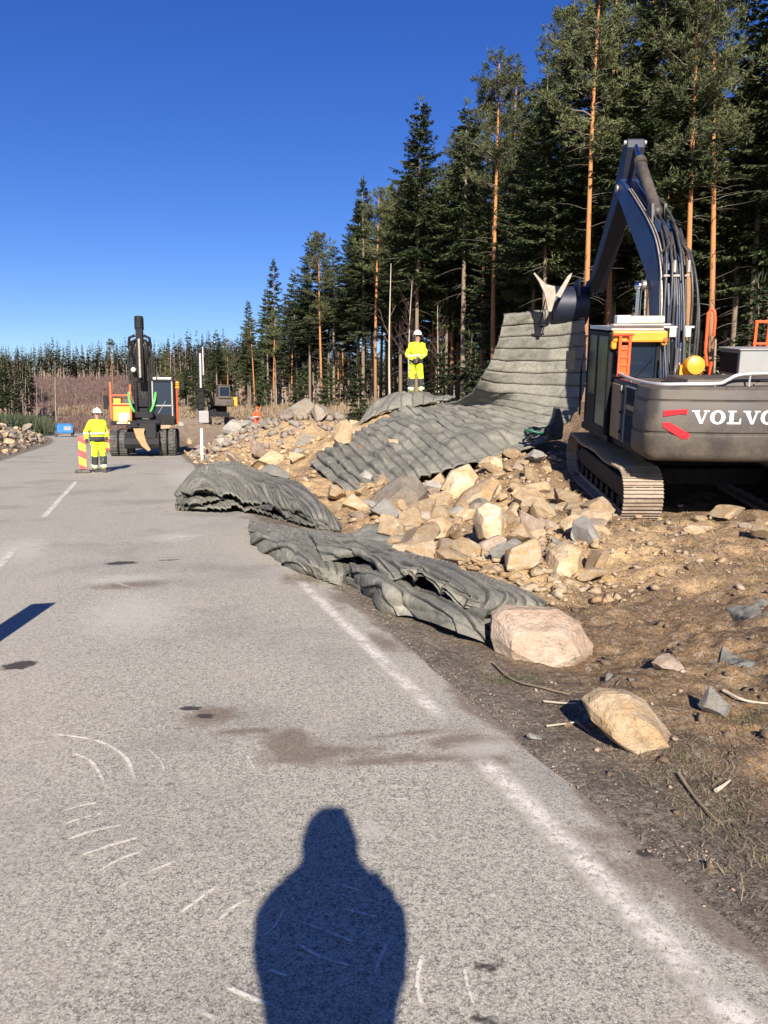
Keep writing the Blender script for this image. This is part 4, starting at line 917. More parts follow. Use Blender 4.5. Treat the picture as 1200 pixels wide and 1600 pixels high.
def sheets(name, label, grids, seed, band=.23, n=150, m=260, amp=.012, crease=.035, cf=1.0):
    """one folded mat built of several stiff sheets; every grid is rows (back to front) of (pixel x, pixel y, height)"""
    VV, FF, CC, n0 = [], [], [], 0
    for k, g_ in enumerate(grids):
        rows_ = []
        for r in g_:
            rows_.append(crom(np.array([tuple(G(*q)) if len(q) == 3 and not isinstance(q, Vector) else tuple(q) for q in r], float), m))
        Pn = crom(np.array(rows_), n)
        al = np.concatenate([np.zeros((1, m)), np.cumsum(np.linalg.norm(np.diff(Pn, axis=0), axis=2), 0)], 0)
        ac = np.concatenate([np.zeros((n, 1)), np.cumsum(np.linalg.norm(np.diff(Pn, axis=1), axis=2), 1)], 1)
        nn = np.cross(np.gradient(Pn, axis=0), np.gradient(Pn, axis=1)); nn /= (np.linalg.norm(nn, axis=2, keepdims=True) + 1e-9); nn *= np.sign(nn[..., 2:3].mean() + 1e-6)
        q = (al + crease * .8 * lno(ac * .9 + k, seed) + .01 * fbm(ac * 2, al * 2, 2, 1.0)) / band + k * .37; idx = np.floor(q); fr = q - idx; e = np.minimum(fr, 1 - fr) * band
        cr_ = crease * (np.abs(fbm((ac * 1.5 + al * 1.3) * cf + seed, (al * 2.2 - ac * .6) * cf + k * 7, 2, 1.0)) * 3.2 - .5) * sm(al / al.max(), 0, .2)
        h = cr_ - .024 * np.exp(-(e / .012) ** 2) + .030 * (fr - .5) + amp * lno(ac * 2.3 + idx * .4, seed + k * 3 + idx) + .006 * vnoise(ac * 14, idx * 3 + seed) + .012 * fbm(ac * 4, al * 4 + k, 3, 1.0) + .04 * lno(ac * 1.1 + al * .7, seed + k) + .004 * fbm(ac * 30, al * 30, 2, 1.0)
        tk = .034; top = Pn + nn * h[..., None]; bot = top - nn * tk
        rnd_ = _tab[(idx.astype(int) * 7 + seed + k * 11) & 255, (np.floor(ac / .8).astype(int) * 13) & 255]
        dark = np.clip(np.exp(-(e / .012) ** 2) * .95, 0, 1); C = np.stack([rnd_, dark, rnd_ * 0], -1).reshape(-1, 3); Cb = C.copy(); Cb[:, 0] *= .3
        f = grid_faces(n, m); ring = np.concatenate([np.arange(m - 1), np.arange(0, n - 1) * m + m - 1, (n - 1) * m + np.arange(m - 1, 0, -1), np.arange(n - 1, 0, -1) * m]); rn = np.roll(ring, -1)
        side = np.stack([ring, ring + n * m, rn + n * m, rn], 1)
        VV += [top.reshape(-1, 3), bot.reshape(-1, 3)]; CC += [C, Cb]; FF += [f + n0, f[:, ::-1] + n0 + n * m, side + n0]; n0 += 2 * n * m
    me = np_mesh(name, np.concatenate(VV), np.concatenate(FF), 'mat', True, np.concatenate(CC), 'strip'); me.set_sharp_from_angle(angle=R(50))
    return tag(link(name, me), label, 'blasting mat')
# the near one, reaching the big boulder: a slab, an upper sheet arching over two hollows, and a lower front sheet
slab = [[(391, 812, .05), (440, 820, .08), (500, 832, .10), (575, 856, .10)], [(388, 818, .15), (440, 830, .19), (500, 850, .20), (570, 872, .14)], [(389, 826, .17), (430, 846, .20), (478, 872, .20), (540, 892, .13)], [(389, 838, .10), (428, 862, .10), (473, 888, .09), (530, 906, .06)], [(391, 848, .015), (430, 873, .015), (474, 896, .015), (528, 914, .015)]]
under = [[(470, 838, .03), (560, 862, .03), (650, 890, .03), (730, 920, .03), (800, 940, .03)], [(476, 870, .05), (560, 892, .06), (650, 920, .07), (725, 948, .06), (790, 962, .03)], [(500, 896, .03), (575, 920, .05), (650, 945, .08), (715, 968, .06), (770, 985, .03)]]
upper = [[(480, 828, .04), (570, 842, .06), (660, 866, .06), (740, 892, .06), (800, 914, .05), (856, 940, .03)], [(482, 832, .20), (565, 846, .26), (650, 868, .29), (730, 896, .24), (795, 918, .18), (852, 943, .07)], [(492, 848, .24), (565, 856, .30), (640, 880, .33), (715, 908, .28), (785, 932, .19), (845, 950, .06)],
         [(500, 866, .22), (560, 860, .33), (606, 888, .30), (648, 890, .35), (696, 916, .30), (742, 946, .19), (815, 960, .05)], [(508, 878, .16), (566, 868, .28), (604, 904, .22), (650, 896, .31), (698, 922, .26), (742, 952, .14), (810, 964, .02)]]
lower = [[(548, 872, .04), (600, 888, .05), (660, 905, .05), (720, 930, .05), (770, 950, .04)], [(546, 878, .15), (600, 898, .18), (660, 918, .14), (715, 938, .15), (764, 956, .12)], [(550, 888, .18), (598, 914, .22), (645, 934, .16), (702, 952, .19), (757, 966, .15)], [(552, 900, .11), (598, 932, .12), (648, 950, .08), (700, 968, .14), (758, 984, .09)], [(556, 912, .01), (602, 948, .01), (650, 964, .02), (694, 980, .08), (758, 1004, .01)]]
sheets('folded_blasting_mat', 'grey folded blasting mat with gaping folds, lying from the asphalt to the big boulder', [under, slab, lower, upper], 21)
# the farther one: four crumpled layers, highest near its left end, running out to a point
def layer(k, nl):
    g_ = []
    fr_ = [(274, 799), (300, 801), (338, 803), (384, 803), (430, 812), (482, 826), (531, 833)]; bk_ = [(300, 768), (336, 757), (380, 760), (425, 768), (470, 784), (505, 806), (533, 828)]; H_ = [.34, .56, .60, .46, .38, .25, .06]
    for w_ in (0, .30, .62, .86, 1.0):
        row = []
        for i in range(7):
            h = H_[i] * (k + .75) / nl; shift = .10 * (k / nl) + .16 * math.sin(i * 2.1 + k * 2.7) * (.5 if i < 6 else 0) * (k > 0)
            q = min(1.0, (1 - w_) + shift * w_); x = fr_[i][0] * (1 - q) + bk_[i][0] * q; y = fr_[i][1] * (1 - q) + bk_[i][1] * q; g0 = G(x, y)
            drop = {0: .80, .30: 1.0, .62: .97, .86: .86, 1.0: .62}[w_]; side = 1 if i else .72
            row.append(Vector((g0.x, g0.y, .02 + h * (drop if k == nl - 1 else (drop * .5 + .45)) * side + .03 * math.sin(i * 3 + k * 5 + w_ * 4))))
        g_.append(row)
    return g_
sheets('folded_blasting_mat', 'folded blasting mat lying on the road edge, the farther of the two beside the asphalt', [layer(k, 4) for k in range(4)], 11, band=.22, amp=.02, crease=.075, cf=.7)
# lifting wires from bucket to mat
wr = MB()
top = P(853, 462, 20.0)
wr.tube([P(852, 468, 19.25), P(846, 496, 19.3), P(841, 508, 19.4)], .014, 6); wr.tube([P(858, 466, 19.25), P(858, 492, 19.3), P(853, 508, 19.4)], .014, 6); wr.tube([P(836, 508, 19.4), P(846, 511, 19.38), P(856, 508, 19.4)], .022, 6)
tag(wr.build('lifting_wire', 'black_steel', smooth=True), 'thin wire loop from the excavator bucket to the top of the hanging mat', 'wire')
# two dark slabs leaning in the far rubble
for k, (px, py, D, rz, ln, lab) in enumerate([(376, 704, 31, 38, 2.2, 'dark weathered timber slab lying on the rubble nearest the white post'), (400, 694, 34, 30, 2.3, 'dark weathered timber slab lying in the rubble, the one farther from the white post')]):
    o = MB(); o.prism([(-.28, -.05), (.28, -.04), (.30, .05), (-.26, .06)], -ln / 2, ln / 2, 'x')
    for q in range(3): o.box((-ln / 2 + .3 + q * .8, 0, -.08), (.1, .5, .06))
    ob = o.build('timber_slab', 'planks', bevel=.02); p = P(px, py, D); ob.location = (p.x, p.y, p.z + .12); ob.rotation_euler = (R(22), R(14), R(-rz)); tag(ob, lab, 'slab')
# dark and green bundle by the front of the track
hb = empty('hose_bundle', tuple(P(845, 690, 17.8)), (0, 0, 0), 'coil of green and black hose dropped on the mat by the excavator track', 'hose')
c = MB(); pts = [(.26 * math.cos(a) * (1 + .1 * math.sin(a * 2.3)), .2 * math.sin(a), .06 + .02 * a + .08 * math.sin(a * 1.7)) for a in np.linspace(0, 14, 90)]; c.tube(pts, .028, 7); c.build('black_hose', 'hose', hb, smooth='all')
c = MB(); pts = [(-.15 + .22 * math.cos(a), .16 * math.sin(a) - .08, .16 + .015 * a + .04 * math.sin(a * 2.1)) for a in np.linspace(1, 8, 50)]; c.tube(pts, .026, 7)
M['dark_green'] = simple('dark green rubber', (.02, .13, .08), .5)
c.build('green_hose', 'dark_green', hb, smooth='all')
c = MB(); c.prism([(.10, .0), (.48, .05), (.50, .4), (.42, .72), (.30, .78), (.26, .55), (.16, .32)], -.05, .22, 'y'); c.build('rubber_flap', 'hose', hb, bevel=.05)
# ---------------------------------------------------------------- people
def skin(name, J, E_, mat, parent, sub=2, root=0, cloth=0):
    """J: list of (pos, radius or (rx, ry)); one continuous surface grown over the joints"""
    me = bpy.data.meshes.new(name + '_bones'); me.from_pydata([tuple(p) for p, r in J], E_, []); me.update()
    o = bpy.data.objects.new(name + '_bones', me); COL.objects.link(o)
    o.modifiers.new('skin', 'SKIN').use_smooth_shade = True
    sv = me.skin_vertices
    if not sv:
        import bmesh
        bm = bmesh.new(); bm.from_mesh(me); bm.verts.layers.skin.verify(); bm.to_mesh(me); bm.free(); sv = me.skin_vertices
    for i, (p, r) in enumerate(J):
        sv[0].data[i].radius = r if hasattr(r, '__len__') else (r, r); sv[0].data[i].use_root = (i == root)
    s = o.modifiers.new('sub', 'SUBSURF'); s.levels = sub; s.render_levels = sub
    bpy.context.view_layer.update()
    dg = bpy.context.evaluated_depsgraph_get(); ev = o.evaluated_get(dg); m2 = bpy.data.meshes.new_from_object(ev)
    bpy.data.objects.remove(o); bpy.data.meshes.remove(me)
    if cloth:
        nv = len(m2.vertices); c_ = np.empty(nv * 3, np.float32); m2.vertices.foreach_get('co', c_); c_ = c_.reshape(-1, 3); n_ = np.empty(nv * 3, np.float32); m2.vertices.foreach_get('normal', n_); n_ = n_.reshape(-1, 3)
        ang = np.arctan2(c_[:, 1], c_[:, 0]); q_ = np.abs(vnoise(c_[:, 2] * 9 + ang * 1.1, ang * 1.6 + c_[:, 0] * 6)) * 2; c_ = c_ + n_ * ((.020 - .045 * q_) * cloth)[:, None] + n_ * (.010 * fbm(c_[:, 0] * 9 + c_[:, 2] * 4, c_[:, 1] * 9 + c_[:, 2] * 7, 2, 1.0))[:, None]
        m2.vertices.foreach_set('co', c_.astype(np.float32).ravel()); m2.update()
    m2.name = name; m2.materials.clear(); m2.materials.append(M[mat]); m2.polygons.foreach_set('use_smooth', [True] * len(m2.polygons))
    return link(name, m2, parent)
def lerp(a, b, t): return Vector(a) * (1 - t) + Vector(b) * t
def person(loc, rz, label, hands, elbows, feet=((-.13, 0), (.13, .02)), knees=None, top='hivis', low='hivis', helmet='helmet', gloves=None, lean=(0, 0), headturn=0, scale=1.0, bulk=1.0, bands=True, h=1.0, wide=1.0, sh_z=1.46, group=None, grip=(None, None), knee_fwd=.03):
    """faces local -Y"""
    root = empty('person', loc, (0, 0, rz), label, 'person', group); root.scale = (scale,) * 3
    lx, ly = lean
    pel = Vector((0, 0, .96)); chest = Vector((lx * .7, ly * .7, 1.30)); neck = Vector((lx, ly, sh_z + .04)); head = Vector((lx, ly - .03, sh_z + .20)); crownp = Vector((lx, ly - .01, sh_z + .29))
    S = [Vector((-.19 * wide + lx * .9, ly * .9, sh_z - .04)), Vector((.19 * wide + lx * .9, ly * .9, sh_z - .04))]
    J = []; E_ = []
    def j(p, r, par=None):
        J.append((Vector(p), r)); i = len(J) - 1
        if par is not None: E_.append((par, i))
        return i
    a = j(pel, .115); b = j(lerp(pel, chest, .5), .105, a); c = j(chest, .13, b); d = j(neck, .055, c); e = j(head, (.078, .098), d); f = j(crownp, (.07, .085), e)
    nz = j(head + Vector((0, -.105, -.01)), .016, e)
    hips = []; arm = []; leg = []
    for k, sx in enumerate((-1, 1)):
        hp = Vector((sx * .10, 0, .90)); ft = Vector((feet[k][0], feet[k][1], .09)); kn = Vector(knees[k]) if knees else lerp(hp, ft, .52) + Vector((0, -knee_fwd, 0))
        i0 = j(hp, .09, a); i1 = j(kn, .06, i0); i2 = j(ft, .042, i1); i3 = j(ft + Vector((sx * .02, -.10, -.045)), .035, i2); leg.append((hp, kn, ft))
        sh = S[k]; el = Vector(elbows[k]); ha = Vector(hands[k]); s0 = j(sh, .055, c); s1 = j(el, .042, s0); s2 = j(ha, .028, s1); arm.append((sh, el, ha))
        fd = (ha - el).normalized(); side = fd.cross(Vector((0, 1, 0.2))).normalized(); up = side.cross(fd)
        pm = j(ha + fd * .05, (.034, .02), s2)
        for q, (off, ln) in enumerate(((-.030, .062), (-.010, .072), (.011, .067), (.031, .052))):
            p0 = ha + fd * .085 + side * off; p1 = p0 + fd * ln * .5 - up * .012; p2 = p0 + fd * ln * .8 - up * .038
            x0_ = j(p0, .0095, pm); x1_ = j(p1, .0085, x0_); j(p2, .0075, x1_)
        t0 = j(ha + fd * .035 + side * -.038 - up * .01, .0115, s2); j(ha + fd * .075 + side * -.052 - up * .03, .009, t0)
    body = skin('body', J, E_, 'skin', root, 2)
    # jacket
    J = []; E_ = []; B_ = bulk
    a = j(pel + Vector((0, 0, -.08)), (.175 * B_, .15 * B_)); b = j(lerp(pel, chest, .45), (.165 * B_, .14 * B_), a); c = j(chest + Vector((0, 0, .04)), (.185 * B_, .14 * B_), b); d = j(neck + Vector((0, 0, .0)), .085, c)
    for k in (0, 1):
        sh, el, ha = arm[k]; s0 = j(sh + Vector((0, 0, -.01)), .085 * B_, c); m0 = j(lerp(sh, el, .55), .072 * B_, s0); s1 = j(el, .064 * B_, m0); m1 = j(lerp(el, ha, .5), .056 * B_, s1); j(lerp(el, ha, .93), .048 * B_, m1)
    jk = skin('jacket', J, E_, top, root, 3, cloth=1)
    J = []; E_ = []
    a = j(pel + Vector((0, 0, .02)), (.16, .135))
    for k in (0, 1):
        hp, kn, ft = leg[k]; i0 = j(hp + Vector((0, 0, -.04)), .105, a); i1 = j(lerp(hp, kn, .6), .094, i0); i2 = j(kn, .080, i1); i3 = j(lerp(kn, ft, .5), .076, i2); j(lerp(kn, ft, .95), .078, i3)
    tr = skin('trousers', J, E_, low, root, 3, cloth=1)
    if bands:
        for k in (0, 1):
            hp, kn, ft = leg[k]
            cb = MB(); cb.tube([lerp(kn, ft, .02), lerp(kn, ft, .25), lerp(kn, ft, .62)], [.096, .094, .092], 16); cb.build('knee_panel', 'navy', tr, smooth=True)
            cb = MB(); cb.tube([lerp(kn, ft, .66), lerp(kn, ft, .82)], .094, 16); cb.build('reflective_band', 'reflect', tr, smooth=True)
            sh, el, ha = arm[k]; cb = MB(); cb.tube([lerp(el, ha, .25), lerp(el, ha, .42)], .068 * B_, 14); cb.build('reflective_band', 'reflect', jk, smooth=True)
        for z0, z1, mk, rr in ((.90, 1.03, 'navy', .232), (1.09, 1.14, 'reflect', .222)):
            cb = MB(); n = 24; t = (z0 + z1) / 2; q = (t - .96) / .34
            vs = []
            for z in (z0, z1):
                for i in range(n): a_ = 2 * PI * i / n; vs.append((rr * B_ * .86 * math.cos(a_) + lx * q * .7, rr * B_ * .74 * math.sin(a_) + ly * q * .7, z))
            cb.add(vs, [(i, (i + 1) % n, n + (i + 1) % n, n + i) for i in range(n)]); ob = cb.build('reflective_band' if mk == 'reflect' else 'waist_band', mk, jk, smooth='all'); so_ = ob.modifiers.new('t', 'SOLIDIFY'); so_.thickness = .012
    for k in (0, 1):
        ft = leg[k][2]; bt = MB(); bt.tube([ft + Vector((0, .07, -.045)), ft + Vector((0, -.02, -.04)), ft + Vector((0, -.12, -.05)), ft + Vector((0, -.19, -.06))], [.05, .058, .052, .035], 12); bt.tube([ft + Vector((0, .01, -.03)), ft + Vector((0, .01, .12))], .062, 12); bt.build('boot', 'boot', root, smooth=True)
        if gloves:
            ha = arm[k][2]; fd = (ha - arm[k][1]).normalized(); gm = MB(); gm.ball(ha + fd * .06, .055, 12, 8, (1, .8, 1.25)); gm.tube([ha - fd * .03, ha + fd * .03], [.04, .045], 12); gm.build('glove', gloves, root, smooth=True)
    hc = head + Vector((0, 0, .02))
    if helmet:
        hm = MB(); n = 20; vs = []; fs = []
        for i in range(9):
            a_ = (PI / 2) * i / 8
            for q in range(n): b2 = 2 * PI * q / n; vs.append((hc.x + .125 * math.sin(a_ + .0) * math.cos(b2), hc.y + .145 * math.sin(a_) * math.sin(b2), hc.z + .03 + .135 * math.cos(a_)))
        for i in range(8):
            for q in range(n): fs.append((i * n + q, (i + 1) * n + q, (i + 1) * n + (q + 1) % n, i * n + (q + 1) % n))
        hm.add(vs, fs); hm.box((hc.x, hc.y - .15, hc.z + .028), (.17, .09, .012)); hm.tube([(hc.x, hc.y + .1, hc.z + .1), (hc.x, hc.y, hc.z + .172), (hc.x, hc.y - .1, hc.z + .12)], .014, 8)
        ho = hm.build('helmet', helmet, root, smooth=True)
        for sx in (-1, 1): em = MB(); em.cyl((hc.x + sx * .115, hc.y, hc.z - .01), (hc.x + sx * .15, hc.y, hc.z - .01), .042, 14); em.build('ear_defender', 'navy', ho, smooth=True)
    for sx in (-1, 1):
        ey = MB(); ey.ball((head.x + sx * .032, head.y - .094, head.z + .022), .013, 8, 6); ey.build('eye', 'navy', body, smooth=True)
    mo = MB(); mo.box((head.x, head.y - .098, head.z - .052), (.045, .008, .009)); mo.build('mouth', 'red_mark' if False else 'boot', body)
    return root
pw = G(155, 738)
person((pw.x, pw.y, .004), R(30), 'worker in yellow high visibility clothes and white helmet walking by a striped road panel', hands=((-.33, -.12, .93), (.20, -.20, .97)), elbows=((-.31, .06, 1.17), (.27, .07, 1.17)), gloves='navy', headturn=20, feet=((-.09, .12), (.11, -.14)), knee_fwd=.06, lean=(0, -.04), bulk=1.14, scale=.99)
hz = P(650, 617, 22.9)
person(tuple(hz), R(2), 'worker in yellow high visibility clothes and white helmet standing on top of the mat hump', hands=((-.07, -.22, .99), (.05, -.24, 1.02)), elbows=((-.27, -.02, 1.15), (.26, -.03, 1.17)), gloves='navy', lean=(0.03, -.10), feet=((-.16, 0), (.16, 0)), bulk=1.02, scale=.97)
pz = P(402, 680, 58); pz.z = gz(pz.x, pz.y) + .02
#
person(tuple(pz), R(40), 'distant worker in bright orange red clothes standing in the far rubble', hands=((-.22, -.1, .9), (.22, -.05, .9)), elbows=((-.27, .02, 1.15), (.27, .02, 1.15)), top='hivis_orange', low='hivis_orange', helmet='hivis_orange', scale=1.0)
# the photographer (out of view, casting the shadow in the foreground)
ph = person((0.03, -.40, 0), R(180), 'photographer in a dark coat and cap holding up a phone on the road', hands=((-.04, -.27, 1.50), (.04, -.27, 1.50)), elbows=((-.18, -.18, 1.41), (.18, -.18, 1.41)), top='coat_dark', low='coat_dark', helmet=None, bulk=.92, bands=False, sh_z=1.50, wide=.80)
cp = MB(); secs = [(1.835, .03, .04), (1.825, .07, .075), (1.79, .105, .10), (1.72, .122, .12), (1.67, .118, .12), (1.63, .13, .12), (1.59, .175, .13), (1.54, .235, .15), (1.49, .275, .16), (1.42, .285, .16), (1.35, .255, .15), (1.27, .205, .14), (1.18, .18, .14), (1.0, .180, .14), (.80, .19, .15)]
ph.scale = (.86, 1, 1)
loft(cp, [([(rx * math.cos(2 * PI * i / 26) * (1 + .04 * math.sin(z * 30 + i)), .02 + ry * math.sin(2 * PI * i / 26)) for i in range(26)], z) for z, rx, ry in secs][::-1]); cp.build('hooded_coat', 'coat_dark', ph, smooth='all')
phn = MB(); phn.box((0, -.36, 1.585), (.075, .009, .155)); o = phn.build('phone', 'black_steel', bevel=.003); o.location = (0.03, -.40, 0); o.rotation_euler = (0, 0, R(180)); tag(o, 'black phone held up by the photographer', 'phone')
# move mesh phone to stay behind the lens
# ---------------------------------------------------------------- striped road panels and the marker post
def panel(loc, rz, label, tilt=0):
    r = empty('marker_panel', loc, (0, 0, rz), label, 'road panel', 'striped panels along the road centre')
    c = MB(); c.box((0, 0, .56), (.20, .022, .92)); c.build('board', 'stripes', r, bevel=.012)
    c = MB(); c.box((0, 0, .045), (.42, .26, .07), taper=(.9, .85)); c.box((0, 0, .095), (.16, .07, .04)); c.build('foot', 'rubber', r, bevel=.015)
    return r
g_ = G(130, 739); panel((g_.x, g_.y, .006), R(12), 'red and yellow striped road panel touched by the walking worker')
g_ = G(169, 707); panel((g_.x, g_.y, .006), R(10), 'red and yellow striped road panel standing by the tyre of the wheeled excavator')
panel((-2.78 + .0, 4.78, .006), R(17), 'red and yellow striped road panel left out of frame, seen only by its shadow')
g_ = G(316, 719); po = empty('delineator_post', (g_.x, g_.y, 0), (0, 0, 0), 'slim white roadside post on the verge in front of the wheeled excavator', 'post')
c = MB(); c.tube([(0, 0, -.05), (0, 0, 1.12), (0, 0, 1.16)], [.055, .05, .03], 12); c.build('post', 'white', po, smooth=True)
c = MB(); c.box((0, -.054, .98), (.05, .012, .12)); c.build('reflector', 'grey_light', po)
# ---------------------------------------------------------------- rocks
import bmesh
def rock_mesh(seed, cuts=11, sub=4, rough=.05, name='rock'):
    rr = np.random.RandomState(seed)
    bm = bmesh.new(); bmesh.ops.create_icosphere(bm, subdivisions=sub, radius=1.0)
    V = np.array([v.co[:] for v in bm.verts])
    for k in range(cuts):
        d = rr.normal(size=3); d /= np.linalg.norm(d); h = rr.uniform(.32, .66)
        q = V @ d; over = np.maximum(q - h, 0); V = V - d * over[:, None]
    # rounded broken corners and small relief
    nrm = V / (np.linalg.norm(V, axis=1)[:, None] + 1e-9)
    f = fbm(V[:, 0] * 1.6 + seed, V[:, 1] * 1.6 + V[:, 2] * 2.1, 4, 1.0) + fbm(V[:, 2] * 3 + seed, V[:, 0] * 3 - V[:, 1] * 2, 3, 1.0) * .5
    V = V + nrm * (f * rough * .45)[:, None]
    V /= np.abs(V).max(axis=0)
    for i, v in enumerate(bm.verts): v.co = V[i]
    me = bpy.data.meshes.new(name); bm.to_mesh(me); bm.free()
    me.polygons.foreach_set('use_smooth', [True] * len(me.polygons)); me.set_sharp_from_angle(angle=R(22))
    return me
RM = {}
for i in range(14): RM[i] = rock_mesh(100 + i, 13 + i % 6, 4 if i < 6 else 3, .05 + .02 * (i % 3))
RMM = {}
def rmesh(i, mat):
    if (i, mat) not in RMM:
        m_ = RM[i].copy(); m_.materials.append(M[mat]); m_.name = 'rock'; RMM[(i, mat)] = m_
    return RMM[(i, mat)]
def rock(px, py, wpx, hpx, mat, var, label, depth=1.0, rz=0, tilt=(0, 0), z=None, sink=.25, name='rock', cat='rock', lift=0):
    """a named rock whose foot is at a photo pixel, wpx x hpx pixels large there"""
    # find the ground there
    z_ = 0.1
    for _ in range(6): g = G(px, py, z_); z_ = gz(g.x, g.y)
    g = G(px, py, z_); D = g.y; k = D / FPX
    a, b_, c = wpx * k / 2, wpx * k / 2 * depth, hpx * k / 2 * 1.0
    o = link(name, rmesh(var, mat)); o.location = (g.x, g.y + b_ * .7, z_ + c * (1 - sink) + lift); o.scale = (a * 1.05, b_, c * (1 + sink * .5)); o.rotation_euler = (R(tilt[0]), R(tilt[1]), R(rz))
    TAKEN.append((g.x, g.y + b_ * .7, max(a, b_) * .8)); return tag(o, label, cat)
TAKEN = []
#rock(846, 1024, 160, 92, 'rock_pink', 4, 'big pinkish tan boulder at the near end of the grey folded mat', .9, 8, (6, 4), sink=.12, name='boulder', cat='boulder')
#rock(985, 1172, 146, 84, 'rock_tan', 2, 'flat ochre boulder with grey top lying in the verge soil', .7, -30, (12, 22), sink=.22, name='boulder', cat='boulder')
rock(1113, 1122, 54, 54, 'rock_grey', 3, 'small upright pale rock standing in brown soil at the right, by the root', .8, 20, (5, -14), sink=.2)
#rock(618, 790, 128, 66, 'rock_dark', 5, 'dark brown wedge shaped rock lying under the near tip of the hanging mat', .8, 6, (0, 8), sink=.15)
#rock(722, 772, 66, 50, 'rock_tan', 1, 'rounded tan rock below the hanging mat, behind the pale long rock', .9, 15, sink=.2)
#rock(752, 792, 92, 44, 'rock_tan', 0, 'long pale slanting rock in the middle of the rubble pile', .8, -20, (0, -18), sink=.1)
#rock(766, 845, 56, 62, 'rock_grey', 2, 'upright rock with tan top and grey face at the centre of the rubble pile', .9, 30, sink=.15)
rock(735, 822, 44, 40, 'rock_tan', 5, 'blocky tan rock left of the upright grey faced rock', .9, 60, sink=.15)
#rock(882, 890, 72, 46, 'rock_tan', 3, 'sloping tan slab with grey edge at the right of the rubble pile, below the dark track', .8, 20, (10, -14), sink=.15)
rock(790, 882, 66, 44, 'rock_grey', 0, 'pale grey white rock in front of the upright rock, above the folded mat', .8, -15, (0, 10), sink=.2)
rock(712, 884, 62, 28, 'rock_tan', 1, 'low orange tan rock just behind the grey folded mat', .8, 0, sink=.25)
rock(648, 876, 48, 32, 'rock_grey', 4, 'small pale broken rock behind the middle of the grey folded mat', .8, 40, sink=.2)
rock(690, 800, 44, 30, 'rock_tan', 0, 'squat cream coloured rock between the dark wedge rock and the long pale rock', .9, 80, sink=.2)
rock(598, 812, 60, 36, 'rock_grey', 3, 'angular blue grey rock in front of the dark wedge rock', .9, 10, (8, 0), sink=.2)
rock(838, 812, 60, 40, 'rock_tan', 4, 'knobbly ochre rock in the pile left of the dark track', .9, 35, sink=.2)
rock(900, 834, 54, 30, 'rock_tan', 2, 'reddish ochre rock at the foot of the pile close to the rear of the track', .9, 5, sink=.2)
rock(930, 908, 52, 28, 'rock_tan', 5, 'cracked ochre rock at the lower right corner of the rubble pile', .9, 70, sink=.25)
rock(795, 740, 66, 36, 'rock_grey', 5, 'pale rock lying right under the lower edge of the hanging mat', .8, 0, sink=.2)
rock(842, 728, 56, 34, 'rock_grey', 1, 'white grey rock lying left of the front end of the dark track', .8, 50, sink=.2)
rock(548, 800, 54, 30, 'rock_tan', 3, 'orange rock just beyond the far folded mat', .8, 20, sink=.2)
rock(520, 784, 46, 28, 'rock_tan', 1, 'tan rock in the gap between the far folded mat and the hanging mat', .8, 75, sink=.2)
rock(455, 744, 56, 30, 'rock_grey', 2, 'light grey rock standing behind the far folded mat, left of the hanging mat tip', .9, 10, sink=.15)
rock(425, 752, 46, 26, 'rock_grey', 4, 'pale grey broken rock directly behind the ridge of the far folded mat', .9, 40, sink=.15)
rock(535, 696, 36, 42, 'rock_tan', 2, 'steep ochre rock on the berm left of the hanging mat', .9, 10, (0, 12), sink=.1)
rock(835, 1158, 26, 12, 'rock_grey', 1, 'tiny grey stone on the verge left of the flat ochre boulder', .9, 10)
rock(1046, 1048, 52, 22, 'rock_pink', 4, 'low pink white stone in the soil right of the big pinkish boulder', .8, 10, sink=.4)
rock(1140, 815, 60, 26, 'rock_tan', 0, 'tan rock poking out of the mound in front of the counterweight', .9, 30, sink=.3)
rock(1188, 838, 44, 30, 'rock_tan', 3, 'tan rock at the right image edge on the mound below the excavator', .9, 60, sink=.3)
rock(1100, 835, 36, 22, 'rock_tan', 5, 'small tan rock left on the mound, nearest the end of the track', .9, 60, sink=.3)
rock(470, 686, 78, 34, 'rock_berm', 3, 'large grey green rock forming the left part of the distant berm', .9, 10, sink=.4)
rock(515, 672, 80, 34, 'rock_berm', 5, 'grey green rock forming the top of the distant berm by the mat', .9, 50, sink=.15)

